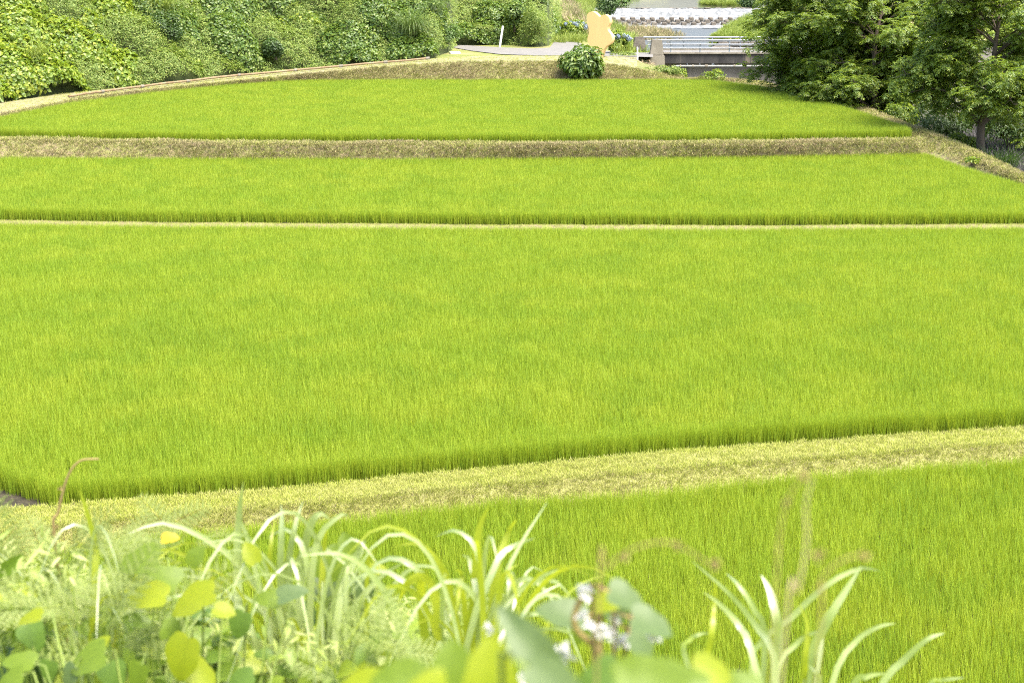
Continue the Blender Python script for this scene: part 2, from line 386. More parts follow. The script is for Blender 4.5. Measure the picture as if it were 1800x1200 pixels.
# right-hand shoulder of the terraces: outer ridge, dropping to the river flat
ridge = [(1190, 140, .95), (1250, 136, 1.40), (1330, 144.5, 1.36), (1400, 160, 1.34), (1500, 186, 1.33), (1600, 225, 1.32), (1640, 240, 1.25), (1700, 266, 1.0), (1760, 296, .75), (1800, 314, .58), (1900, 345, .5), (2120, 400, .46)]
inner = [(1190, 143, .9), (1250, 142, 1.18), (1330, 152, 1.2), (1400, 169, 1.2), (1500, 196, 1.22), (1590, 243, 1.27), (1600, 276, .5), (1680, 297, .36), (1750, 316, .33), (1800, 330, .32), (1900, 359, .32), (2120, 422, .32)]
def dense(lst, n=6):
    P = [at_z(*p) for p in lst]; out = []
    for a, b in zip(P, P[1:]):
        for k in range(n): out.append(a.lerp(b, k / n))
    return out + [P[-1]]
r0, r1 = dense(inner), dense(ridge)
def outward(line, dist, dz):
    out = []
    for i, p in enumerate(line):
        t = line[min(i + 3, len(line) - 1)] - line[max(i - 3, 0)]; t.z = 0; t.normalize()
        nrm = Vector((-t.y, t.x, 0));
        if nrm.x < 0: nrm = -nrm
        q = p + nrm * dist; q.z = p.z + dz if dz > -9 else -1.8
        out.append(q)
    return out
r2 = outward(r1, .5, -.05); r3 = outward(r1, 2.0, -.95); r4 = outward(r1, 5.0, -99)
bankR, GR = loft('riverside_bank', [r0, r1, r2], M['bank'], sub=5, noise=.05)
loft('riverside_slope', [r2, r3, r4], M['ground'], sub=4, noise=.12)

# ---- path along the foot of the wooded slope, and the bank below it
zp = lambda u: lin([(-320, 1.55), (0, 1.6), (270, 1.70), (400, 1.76), (520, 1.92), (600, 2.14), (700, 2.42), (800, 2.62), (1000, 2.66), (1060, 2.52), (1140, 2.05), (1210, 1.45)], u)
L1v = [(-320, 268), (0, 201), (130, 174.5), (270, 157), (400, 144), (500, 134), (600, 124), (700, 115), (800, 109), (900, 107.5), (1000, 107.5), (1060, 111), (1140, 124), (1200, 133.5)]
L2v = [(-320, 240), (0, 181), (100, 166), (230, 153), (330, 143), (400, 135), (500, 123), (600, 115.5), (700, 108), (770, 103), (830, 99), (900, 98), (1000, 98.5), (1060, 99), (1140, 100), (1160, 104), (1210, 118)]
z2 = lambda u: zp(u) + .02 if u < 1000 else lin([(1000, 2.66), (1140, 2.63), (1160, 2.4), (1210, 1.7)], u)
USL = [u for u in US if u <= 1205]
L0 = [Vector((p.x, p.y, Z1 - .03)) for p in row(F1_far, z1t, USL)]
L1 = row(L1v, zp, USL); L2 = row(L2v, z2, USL)
bankL, GL = loft('path_bank', [L0, L1], M['bank'], sub=8, noise=.07)
kpath = len([u for u in USL if u <= 1125])
loft('path_bank', [L1[kpath - 1:], [p.lerp(L2[kpath - 1 + i], .5) if i == 0 else Vector((p.x + .15, 99.6, lin([(0, 2.40), (3, 2.1), (8, 1.25)], i))) for i, p in enumerate(L1[kpath - 1:])], [Vector((p.x + .35, 104.25, lin([(0, 2.62), (2, 2.3), (8, 1.0)], i))) for i, p in enumerate(L1[kpath - 1:])]], M['bank_verge'], sub=6, noise=.05)
path, GP = loft('path', [L1[:kpath], L2[:kpath]], M['path'], sub=4, noise=.03)

# left plateau behind the paddies, down to the river on its right
rivL = [(8.3, 99.3), (8.9, 103.5), (9.6, 106), (8.6, 122), (7.4, 160), (8.4, 195), (10.0, 222), (12.5, 245), (20, 285), (36, 330)]
pl = [[Vector((x - 90, y, 2.6)) for x, y in rivL], [Vector((x - 20, y, 2.6)) for x, y in rivL], [Vector((x - 15, y, 2.6)) for x, y in rivL], [Vector((x - 12, y, 2.6)) for x, y in rivL], [Vector((x - 1.2, y, 2.6)) for x, y in rivL], [Vector((x + 1.5, y, 1.2)) for x, y in rivL], [Vector((x + 4.2, y, -1.75)) for x, y in rivL]]
def resample(line, n):
    P = np.array([tuple(p) for p in line]); d = np.r_[0, np.cumsum(np.linalg.norm(np.diff(P, axis=0), axis=1))]; t = np.linspace(0, d[-1], n)
    return [Vector((np.interp(x, d, P[:, 0]), np.interp(x, d, P[:, 1]), np.interp(x, d, P[:, 2]))) for x in t]
plr = [resample(r, 120) for r in pl]
# keep the flat behind the path edge
edge = np.array([[p.x, p.y] for p in L2])
def clip_pl(p):
    if p.y < 104 and p.x < 10.2:
        ye = np.interp(p.x, edge[:, 0], edge[:, 1]);
        if p.y < ye: p.y = ye
    return p
def flat_z(p):
    if p.x < -6 and p.z > 2: p.z = float(np.interp(p.x, [-9.5, -6], [1.2, 2.6]))
    return p
loft('left_flat', [[flat_z(clip_pl(p)) for p in r] for r in plr], M['plateau'], sub=4, noise=.02)

# road: junction in front of the yellow board, lane to the left, over the bridge to the right
roadp = [(796, 78.5), (830, 80.5), (880, 83.5), (935, 85.5), (966, 84), (972, 77), (974, 69.5), (1000, 70.5), (1022, 77), (1048, 88), (1100, 92.5), (1148, 93.0),
         (1148, 100.5), (1060, 99), (1000, 98), (940, 97.5), (880, 95.5), (830, 89.5), (798, 84)]
sheet('road', [at_z(u, v, 2.645) for u, v in roadp], M['asphalt'])

# ---- wooded slope on the left
footv = [(-420, 255), (-320, 238), (0, 179), (100, 164), (230, 151), (330, 141), (400, 133), (500, 121), (600, 113.5), (700, 106), (760, 101), (790, 92), (800, 79), (880, 78), (940, 82), (965, 80), (968, 72), (985, 66)]
def hill_pt(u, t, d=0.0):
    """point on the slope: u = column where its foot is seen, t = metres up-slope from the foot, d = metres above the surface"""
    z0 = zp(min(u, 800)) + .02
    p = at_z(u, lin(footv, u), z0)
    h = Vector((p.x, p.y, 0)).normalized()
    rise = .80 * t if t < 9 else 7.2 + .35 * (t - 9)
    sl_ = math.atan(.8)
    return Vector((p.x, p.y, z0)) + h * (t - d * math.sin(sl_)) + Vector((0, 0, rise + d * math.cos(sl_)))
UH = np.linspace(-420, 972, 180)
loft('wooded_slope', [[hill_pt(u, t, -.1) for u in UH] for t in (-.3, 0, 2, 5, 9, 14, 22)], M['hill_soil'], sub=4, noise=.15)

# ---- far right bank: stone facing and the grassy levee above it
crest = [Vector(p) for p in [(18.8, 137.5, 1.6), (19.6, 140, 2.15), (24.0, 150, 3.5), (31.0, 158, 5.1), (39.6, 166, 8.6), (55, 176, 12.9), (95, 190, 16.4)]]
wtop = [Vector(p) for p in [(18.7, 136.5, 1.3), (19.5, 137, 1.85), (24, 137, 1.9), (31, 136.5, 1.9), (40, 135, 1.9), (55, 132, 1.9), (95, 126, 1.9)]]
back = [Vector((p.x + 4, p.y + 22, -1.7)) for p in crest]
rs = [resample(r, 90) for r in (wtop, crest)]
mid = [a.lerp(b, .5) + Vector((0, 0, .25)) for a, b in zip(*rs)]
levee, GLV = loft('levee', [rs[0], mid, rs[1], resample(back, 90)], M['levee'], sub=6, noise=.22)

# revetment: courses of stone blocks facing the bridge (a wall of its own)
rev = empty('revetment_wall', (31, 137, -1.75), 'grey stone block wall holding up the grassy levee behind the bridge', 'wall')
bm = bmesh.new(); wt = resample(wtop, 30)
for a, b in zip(wt, wt[1:]):
    fv = [bm.verts.new(p) for p in (Vector((a.x, a.y - .6, -1.8)), Vector((b.x, b.y - .6, -1.8)), Vector((b.x, b.y, b.z - .05)), Vector((a.x, a.y, a.z - .05)))]
    bm.faces.new(fv)
link('wall_face', bm_mesh('wall_face', bm), M['wall'], rev).matrix_parent_inverse = Matrix.Translation((-31, -137, 1.75))
def block_mesh(sx, sy, sz, bev=.05, seed=0, jit=.0):
    bm = bmesh.new(); add_box(bm, (0, 0, 0), (sx, sy, sz), bevel=bev)
    r_ = random.Random(seed)
    for v in bm.verts: v.co += Vector((r_.uniform(-jit, jit), r_.uniform(-jit, jit), r_.uniform(-jit, jit)))
    return bm_mesh('block', bm)
blk = [block_mesh(.86, .3, .44, .06, i, .03) for i in range(4)]
for b_ in blk: b_.materials.append(M['stone'])
for k in range(6):
    zc = -1.1 + k * .52
    for j in range(24):
        x = 19.4 + j * .95 + (.47 if k % 2 else 0)
        yt = np.interp(x, [p.x for p in wtop], [p.y for p in wtop]); zt = np.interp(x, [p.x for p in wtop], [p.z for p in wtop])
        fr = (zc + 1.8) / (zt - .05 + 1.8)
        o = link('block', blk[(j + k) % 4], None, rev); o.location = (x - 31, yt - .6 * (1 - fr) - .04 - 137, zc + 1.75)

# ------------------------------------------------------------------ river and weir
WD = -.70
def strip(name, pts_l, pts_r, z, mat):
    l, r = resample([Vector((x, y, z)) for x, y in pts_l], 40), resample([Vector((x, y, z)) for x, y in pts_r], 40)
    return loft(name, [l, r], mat, sub=10, noise=.0)[0]
strip('river', [(9, 92), (9.0, 100), (8, 150), (9, 214), (9.5, 222)], [(21, 92), (22, 120), (22, 140), (48, 214), (40, 222)], WD, M['water'])
strip('river_upstream', [(9.5, 230.8), (10, 250), (16, 290), (30, 340)], [(44, 230.8), (50, 250), (70, 290), (110, 340)], 1.75, M['water_up'])

weir = empty('weir', (25, 226, WD), 'stepped concrete weir with white water rushing down across the river', 'weir')
wx0, wx1 = 13.8, 37.5
prof = [(219.5, -.76), (221.5, -.45), (223.0, -.15), (224.6, .15), (226.2, .5), (228.5, 1.15), (230.2, 1.62), (231.5, 1.72)]
xs = np.linspace(wx0 - 3.5, wx1 + 3, 96)
def weir_rows(dz, pr, amp, seed):
    rows = []
    for y, z in pr:
        rows.append([Vector((x, y, z + dz)) for x in xs])
    return rows
def part_loft(name, rows, mat, sub, noise, parent, ploc):
    o, G = loft(name, rows, mat, sub, noise); del o['kind']
    o.parent = parent; o.matrix_parent_inverse = Matrix.Translation(-Vector(ploc)); return o
part_loft('apron', weir_rows(-.12, prof, 0, 0), M['concrete'], 2, 0, weir, (25, 226, WD))
fo = part_loft('white_water', weir_rows(.05, prof[3:], 0, 0), M['foam'], 5, .14, weir, (25, 226, WD)); fo['kind'] = 'stuff'
fo = part_loft('white_water', [[Vector((x, 216.5, WD + .02)) for x in xs], [Vector((x, 219.6, WD + .06)) for x in xs], [Vector((x, 221.2, -.38)) for x in xs]], M['foam'], 4, .10, weir, (25, 226, WD)); fo['kind'] = 'stuff'
for a in (2, 3, 4):
    y, z = prof[a - 1]
    so_ = part_loft('step_water', [[Vector((x, y - .7, z - .12)) for x in xs], [Vector((x, y + .5, z + .1)) for x in xs]], M['foam'], 3, .07, weir, (25, 226, WD)); so_['kind'] = 'stuff'
bmesh_blocks = [block_mesh(.78, .7, .62, .12, 10 + i, .05) for i in range(3)]
for b_ in bmesh_blocks: b_.materials.append(M['stone'])
for r_i, (y, z) in enumerate([(221.3, -.20), (222.9, .10), (224.5, .40)]):
    for j in range(16):
        x = wx0 + .3 + j * 1.5 + (.75 if r_i == 1 else 0.0)
        o = link('baffle_block', bmesh_blocks[(j + r_i) % 3], None, weir); o.location = (x - 25, y - 226, z - WD - .05)
for j in range(26):
    if random.random() < .35: continue
    o = link('crest_stone', bmesh_blocks[j % 3], None, weir); o.location = (wx0 + .4 + j * .93 - 25 + random.uniform(-.2, .2), 231.2 - 226, 1.72 - WD); o.scale = (random.uniform(.8, 1.5), .7, random.uniform(.35, .6))

# ------------------------------------------------------------------ bridge
BY0, BY1, BZ = 103.6, 107.8, 2.70        # near and far edge of the deck, road level
bx0, bx1 = 10.85, 32.0
bridge = empty('bridge', (20, 105, -1.7), 'small concrete road bridge with metal railings over the river', 'bridge')
bl = Vector((20, 105, -1.7))
def bpart(name, me, mat, parent=bridge):
    o = link(name, me, mat, parent)
    return o
def boxpart(name, c, s, mat, bevel=.02, parent=bridge, pl=bl):
    bm = bmesh.new(); add_box(bm, Vector(c) - pl, s, bevel=bevel)
    return bpart(name, bm_mesh(name, bm), mat, parent)
L_ = bx1 - bx0; xm = (bx0 + bx1) / 2
boxpart('deck', (xm, (BY0 + BY1) / 2, BZ - .14), (L_, BY1 - BY0 - .5, .24), M['asphalt'])
boxpart('kerb', (xm, BY0 + .12, BZ + .01), (L_, .34, .14), M['concrete']); boxpart('kerb', (xm, BY1 - .12, BZ + .01), (L_, .34, .14), M['concrete'])
boxpart('girder', (xm, BY0 + .2, BZ - .40), (L_, .3, .66), M['concrete_dark']); boxpart('girder', (xm, BY1 - .2, BZ - .40), (L_, .3, .66), M['concrete_dark'])
# abutment wall under the deck, two panels with an open joint
boxpart('abutment_panel', (bx0 + .85, BY0 + .75, .45), (1.78, .5, 3.2), M['wall']); boxpart('abutment_panel', (bx0 + 5.2, BY0 + .77, .45), (6.86, .5, 3.2), M['wall'])
boxpart('abutment_footing', (bx0 + 4.2, BY0 + .1, -1.2), (8.6, 1.1, .7), M['concrete'])
# end pillars
def tapered(name, c, w0, w1, d0, d1, h, mat):
    bm = bmesh.new(); vs = []
    for (ww, dd, z) in ((w0, d0, 0), (w1, d1, h)):
        vs.append([bm.verts.new(Vector((c[0] + sx * ww / 2, c[1] + sy * dd / 2, c[2] + z)) - bl) for sx, sy in ((-1, -1), (1, -1), (1, 1), (-1, 1))])
    bm.faces.new(vs[0][::-1]); bm.faces.new(vs[1])
    for k in range(4): bm.faces.new((vs[0][k], vs[0][(k + 1) % 4], vs[1][(k + 1) % 4], vs[1][k]))
    bmesh.ops.bevel(bm, geom=bm.edges[:], offset=.035, segments=2, affect='EDGES')
    return bpart(name, bm_mesh(name, bm), mat)
pA = at_z(1154, 95, BZ)
tapered('pillar', (10.34, BY0 + .15, BZ - .12), 1.0, .72, .75, .6, 1.08, M['concrete'])
tapered('pillar_base', (10.38, BY0 + .1, BZ - 1.25), 1.14, 1.03, 1.0, .85, 1.12, M['concrete'])
boxpart('wing_wall', (9.45, BY0 + .45, BZ - .75), (.95, .4, 1.1), M['stone'])
tapered('pillar', (9.46, BY1 + .1, BZ - .05), 1.1, .68, .8, .6, .98, M['stone'])
# railings: each post and each rail
post_me = block_mesh(.085, .085, .82, .012); post_me.name = 'rail_post'; post_me.materials.append(M['steel_post'])
for (yy, x0_) in ((BY0 + .12, 11.36), (BY1 - .12, 10.65)):
    x = x0_
    railing = bpart('railing', tube_capped('railing', [Vector((x0_ - .9, yy, BZ + .92)) - bl, Vector((bx1, yy, BZ + .92)) - bl], .062, 10), M['steel'])
    while x < bx1:
        o = link('rail_post', post_me, None, railing); o.location = Vector((x, yy, BZ + .08 + .41)) - bl; x += 2.1
    for zz, rr in ((.56, .04), (.28, .04)):
        me = tube_capped('rail', [Vector((x0_ - .9 if zz > .8 else x0_ - .6, yy - .055 * (zz < .8), BZ + .08 + zz)) - bl, Vector((bx1, yy - .055 * (zz < .8), BZ + .08 + zz)) - bl], rr, 10)
        bpart('rail', me, M['steel'], railing)
# short length of rail on the far side, left of the stone pillar
for xx in (8.75, 7.7):
    o = link('rail_post', post_me, None, bridge); o.location = Vector((xx, BY1 + .1, BZ + .40)) - bl
bpart('rail', tube_capped('rail', [Vector((7.5, BY1 + .1, BZ + .80)) - bl, Vector((9.0, BY1 + .1, BZ + .80)) - bl], .06, 10), M['steel'])

# water pipe hung on the near side of the bridge: lengths and collars
wp = empty('water_pipe', (14, 103.3, 1.9), 'pale water pipe with collars running along under the bridge girder', 'pipe')
wl = Vector((14, 103.3, 1.9))
yP = BY0 - .28
pts = [at_y(1138, 122.5, yP), at_y(1166, 123, yP), at_y(1176, 122, yP), at_y(1186, 117.5, yP), at_y(1196, 116.6, yP)]
V_, F_ = tube_arrays([p - wl for p in spline(pts, 24)], [.085] * 25, 10)
link('bend', smooth(mesh_np('bend', [tuple(v) for v in V_], F_)), M['pvc'], wp)
zl = pts[-1].z; xa = pts[-1].x
cuts = [xa + i * .9 for i in range(3)] + [xa + 1.9 + i * 1.95 for i in range(0, 9)]
cuts = sorted(cuts)
for a, b in zip(cuts, cuts[1:]):
    link('pipe_length', tube_capped('pipe_length', [Vector((a + .02, yP, zl)) - wl, Vector((b - .02, yP, zl)) - wl], .08, 10), M['pvc'], wp)
for a in cuts[:-1]:
    link('collar', tube_capped('collar', [Vector((a - .05, yP, zl)) - wl, Vector((a + .05, yP, zl)) - wl], .11, 10), M['concrete'], wp)
    bm = bmesh.new(); add_box(bm, Vector((a + .5, yP + .18, zl + .12)) - wl, (.05, .36, .05)); link('bracket', bm_mesh('bracket', bm), M['steel_post'], wp)

# ------------------------------------------------------------------ yellow cut-out board
def cutout(outline, thick, bevel=.03):
    """smooth closed outline (x,z) given thickness along y"""
    n = len(outline); P = [Vector((x, 0, z)) for x, z in outline]; S = []
    for i in range(n):
        a, b, c, d = P[i - 1], P[i], P[(i + 1) % n], P[(i + 2) % n]
        for k in range(6):
            t = k / 6
            S.append(0.5 * ((2 * b) + (c - a) * t + (2 * a - 5 * b + 4 * c - d) * t * t + (3 * b - a - 3 * c + d) * t ** 3))
    bm = bmesh.new()
    f = bm.faces.new([bm.verts.new(p + Vector((0, -thick / 2, 0))) for p in S])
    r = bmesh.ops.extrude_face_region(bm, geom=[f]); vs = [g for g in r['geom'] if isinstance(g, bmesh.types.BMVert)]
    bmesh.ops.translate(bm, vec=(0, thick, 0), verts=vs)
    bmesh.ops.recalc_face_normals(bm, faces=bm.faces[:])
    return bm
def pxo(u, v): return ((u - 1056) / 25.4, (101 - v) / 25.4)
ol = [pxo(*p) for p in [(1031, 30), (1035, 24.5), (1042, 23), (1049, 27), (1055, 31.5), (1061, 28.5), (1067, 28.2), (1073, 33), (1074.5, 41), (1071, 49), (1071.5, 55), (1077.5, 62),
      (1079.5, 70), (1076.5, 77), (1069, 81.5), (1064, 88), (1061, 97), (1059, 102), (1050, 102), (1047, 92), (1042, 84), (1035, 79), (1032.5, 70), (1035, 60), (1034, 50), (1031, 42)]]
bd = at_y(1056, 100.5, 100.6)
board = empty('cutout_board', (bd.x, bd.y, 2.64), 'big cream yellow cut-out board with scalloped outline behind the round bush', 'signboard')
board.rotation_euler = (0, 0, R(-27))
bm = cutout(ol, .46); link('panel', bm_mesh('panel', bm), M['board'], board)
for xx in (-.1, .1):
    bm = bmesh.new(); add_box(bm, (xx, .31, 1.0), (.1, .1, 2.3), bevel=.01); link('support_post', bm_mesh('support_post', bm), M['steel_post'], board)

# ------------------------------------------------------------------ white marker posts and small roadside things
def marker(u0, v0, u1, v1, y, wd, label):
    a, b = at_y(u0, v0, y), at_y(u1, v1, y); h = (b - a).length
    o = empty('marker_post', a, label, 'post', 'white roadside marker posts')
    o.rotation_euler = (b - a).to_track_quat('Z', 'Y').to_euler()
    bm = bmesh.new(); add_box(bm, (0, 0, h / 2 - .12), (wd, wd * .6, h + .2), bevel=.018); pst = link('post', bm_mesh('post', bm), M['white'], o)
    bm = bmesh.new(); add_box(bm, (0, 0, h), (wd * .8, wd * .48, .05), bevel=.012); link('cap', bm_mesh('cap', bm), M['pvc'], pst)
marker(879, 79.5, 884, 46, 112.8, .25, 'leaning white marker post at the roadside against the leafy slope')
marker(1120.5, 101, 1120.5, 83, 100, .15, 'short upright white marker post left of the bridge pillar')
pl_ = at_y(797, 93.5, 104.6)
bm = bmesh.new(); add_box(bm, (0, 0, 0), (.72, .5, .16), rz=.25, bevel=.03)
tag(link('concrete_slab', bm_mesh('concrete_slab', bm), M['white'], None, (pl_.x + .1, pl_.y, 2.68)), 'small pale concrete slab lying at the end of the path by the road', 'slab')
st = hill_pt(346, 5.2, .9); sgn = empty('marker_stake', st, 'small white stake poking out of the leafy slope at the top', 'stake')
bm = bmesh.new(); add_box(bm, (0, 0, .1), (.14, .1, .55), bevel=.02); link('head', bm_mesh('head', bm), M['white'], sgn)
bm = bmesh.new(); add_box(bm, (0, 0, -.65), (.05, .05, 1.1)); link('shaft', bm_mesh('shaft', bm), M['pvc'], sgn); sgn.rotation_euler = (.1, .35, 0)

# rusty irrigation pipe along the path: lengths butted end to end
pipe = empty('irrigation_pipe', at_z(430, 133, 2.3), 'long rust brown pipe lying along the foot of the leafy slope', 'pipe')
pb = pipe.location.copy()
pv = [(120, 173, 1.68), (180, 164, 1.70), (250, 155, 1.74), (330, 145.5, 1.78), (420, 135.0, 1.86), (520, 126, 2.0), (600, 119, 2.22), (678, 112, 2.44), (752, 105.3, 2.62)]
PP = [at_z(u, v, z) + Vector((0, 0, .1)) for u, v, z in pv]
for a, b in zip(PP, PP[1:]):
    sg = (b - a).normalized() * .05
    link('pipe_length', tube_capped('pipe_length', [a + sg - pb, a.lerp(b, .5) - pb + Vector((0, 0, random.uniform(-.02, .03))), b - sg - pb], .07, 9), M['rust'], pipe)
for a, b in zip(PP[:-1], PP[1:]):
    d_ = (b - a).normalized(); link('pipe_joint', tube_capped('pipe_joint', [b - d_ * .14 - pb, b + d_ * .12 - pb], .095, 9), M['concrete'], pipe)

# ------------------------------------------------------------------ scattering by geometry nodes (only for rice, mown grass, reeds)
def proto_collection(name, meshes, mat):
    c = bpy.data.collections.new(name)
    for i, me in enumerate(meshes):
        me.materials.append(mat); c.objects.link(bpy.data.objects.new(name + "_plant", me))
    return c
def scatter(name, pts, coll, scale, tilt, label, cat, rot=None):
    pts = np.asarray(pts, dtype=np.float32)
    me = bpy.data.meshes.new(name); me.vertices.add(len(pts)); me.vertices.foreach_set("co", pts.ravel())
    at = me.attributes.new("sc", 'FLOAT', 'POINT'); at.data.foreach_set("value", np.asarray(scale, dtype=np.float32))
    at = me.attributes.new("rz", 'FLOAT', 'POINT'); at.data.foreach_set("value", np.asarray(rot if rot is not None else np.zeros(len(pts)), dtype=np.float32))
    o = link(name, me)
    ng = bpy.data.node_groups.new(name, 'GeometryNodeTree')
    ng.interface.new_socket("Geometry", in_out='INPUT', socket_type='NodeSocketGeometry'); ng.interface.new_socket("Geometry", in_out='OUTPUT', socket_type='NodeSocketGeometry')
    n, l = ng.nodes, ng.links
    gi, go = n.new("NodeGroupInput"), n.new("NodeGroupOutput")
    ci = n.new("GeometryNodeCollectionInfo"); ci.inputs[0].default_value = coll; ci.inputs[1].default_value = True; ci.inputs[2].default_value = True
    ip = n.new("GeometryNodeInstanceOnPoints"); ip.inputs["Pick Instance"].default_value = True
    ri = n.new("FunctionNodeRandomValue"); ri.data_type = 'INT'; ri.inputs[4].default_value = 0; ri.inputs[5].default_value = len(coll.objects) - 1
    rv = n.new("FunctionNodeRandomValue"); rv.data_type = 'FLOAT_VECTOR'; rv.inputs[0].default_value = (-tilt, -tilt, 0); rv.inputs[1].default_value = (tilt, tilt, 6.283)
    na = n.new("GeometryNodeInputNamedAttribute"); na.data_type = 'FLOAT'; na.inputs[0].default_value = "sc"
    l.new(gi.outputs[0], ip.inputs["Points"]); l.new(ci.outputs[0], ip.inputs["Instance"])
    l.new([s for s in ri.outputs if s.enabled and s.type == 'INT'][0], ip.inputs["Instance Index"])
    if rot is None:
        l.new([s for s in rv.outputs if s.enabled and s.type == 'VECTOR'][0], ip.inputs["Rotation"])
        l.new([s for s in na.outputs if s.enabled][0], ip.inputs["Scale"])
    else:
        nb = n.new("GeometryNodeInputNamedAttribute"); nb.data_type = 'FLOAT'; nb.inputs[0].default_value = "rz"
        c1 = n.new("ShaderNodeCombineXYZ"); l.new([s for s in nb.outputs if s.enabled][0], c1.inputs[2]); l.new(c1.outputs[0], ip.inputs["Rotation"])
        c2 = n.new("ShaderNodeCombineXYZ"); c2.inputs[0].default_value = c2.inputs[1].default_value = 1; l.new([s for s in na.outputs if s.enabled][0], c2.inputs[2]); l.new(c2.outputs[0], ip.inputs["Scale"])
    l.new(ip.outputs[0], go.inputs[0])
    md = o.modifiers.new("scatter", 'NODES'); md.node_group = ng
    return tag(o, label, cat, None, 'stuff')

def blades(n, h, wd, spread, lean, droop, seg, rnd, hv=.25, base_w=.7):
    """tuft of n grass blades as quads (last one a point)"""
    V = []; Q = []
    for i in range(n):
        a = rnd.uniform(0, 6.283); rr = spread * math.sqrt(rnd.random()); bx, by = rr * math.cos(a), rr * math.sin(a)
        az = a + rnd.gauss(0, .9); hh = h * (1 + rnd.uniform(-hv, hv)); ln = abs(rnd.gauss(0, lean)) + lean * .25; dr = droop * rnd.uniform(.3, 1.6)
        dx, dy = math.cos(az), math.sin(az); tw = az + math.pi / 2 + rnd.gauss(0, .5); wx, wy = math.cos(tw), math.sin(tw)
        x, y, z, th = bx, by, 0.0, ln; o = len(V); ww = wd * rnd.uniform(.75, 1.25)
        for k in range(seg + 1):
            t = k / seg; wk = ww * (base_w + (1 - base_w) * min(1, t * 3)) * (1 - max(0, (t - .45) / .55) ** 1.6 * .93) / 2
            V += [(x - wx * wk, y - wy * wk, z), (x + wx * wk, y + wy * wk, z)]
            st_ = hh / seg; x += dx * math.sin(th) * st_; y += dy * math.sin(th) * st_; z += math.cos(th) * st_; th += dr / seg * (1 + t * 1.5)
        for k in range(seg): Q.append((o + 2 * k, o + 2 * k + 1, o + 2 * k + 3, o + 2 * k + 2))
    return mesh_np('tuft', V, Q)
rnd = random.Random(3)
TILE, NT = .9, 5
def rice_tile(nb, wd, seg):
    V, Q, off = [], [], 0
    for i in range(NT):
        for j in range(NT):
            me = blades(nb, .48 * rnd.uniform(.95, 1.05), wd, .11, .075, .24, seg, rnd); v = np.empty(len(me.vertices) * 3, np.float32); me.vertices.foreach_get('co', v); v = v.reshape(-1, 3)
            v[:, 0] += (i + .5) / NT * TILE - TILE / 2 + rnd.gauss(0, .03); v[:, 1] += (j + .5) / NT * TILE - TILE / 2 + rnd.gauss(0, .03)
            q = np.empty(len(me.polygons) * 4, np.int32); me.polygons.foreach_get('vertices', q)
            V.append(v); Q.append(q.reshape(-1, 4) + off); off += len(v); bpy.data.meshes.remove(me)
    return mesh_np('tile', np.vstack(V), np.vstack(Q))
rice_near = (proto_collection('rice_near', [blades(44, .48, .0078, .11, .075, .24, 4, rnd) for _ in range(6)], M['rice']), proto_collection('rice_near_tile', [rice_tile(44, .0078, 4) for _ in range(7)], M['rice']))
rice_far = (proto_collection('rice_far', [blades(28, .48, .0125, .11, .075, .24, 3, rnd) for _ in range(6)], M['rice']), proto_collection('rice_far_tile', [rice_tile(28, .0125, 3) for _ in range(7)], M['rice']))
mown_a = proto_collection('mown_tan', [blades(16, .055, .007, .09, .6, .6, 2, rnd, .5) for _ in range(6)], M['mown'])
mown_c = proto_collection('mown_far', [blades(14, .065, .015, .13, .8, .7, 2, rnd, .5) for _ in range(6)], M['mown_far'])
mown_b = proto_collection('mown_pale', [blades(16, .05, .0065, .09, .55, .6, 2, rnd, .5) for _ in range(6)], M['mown_green'])

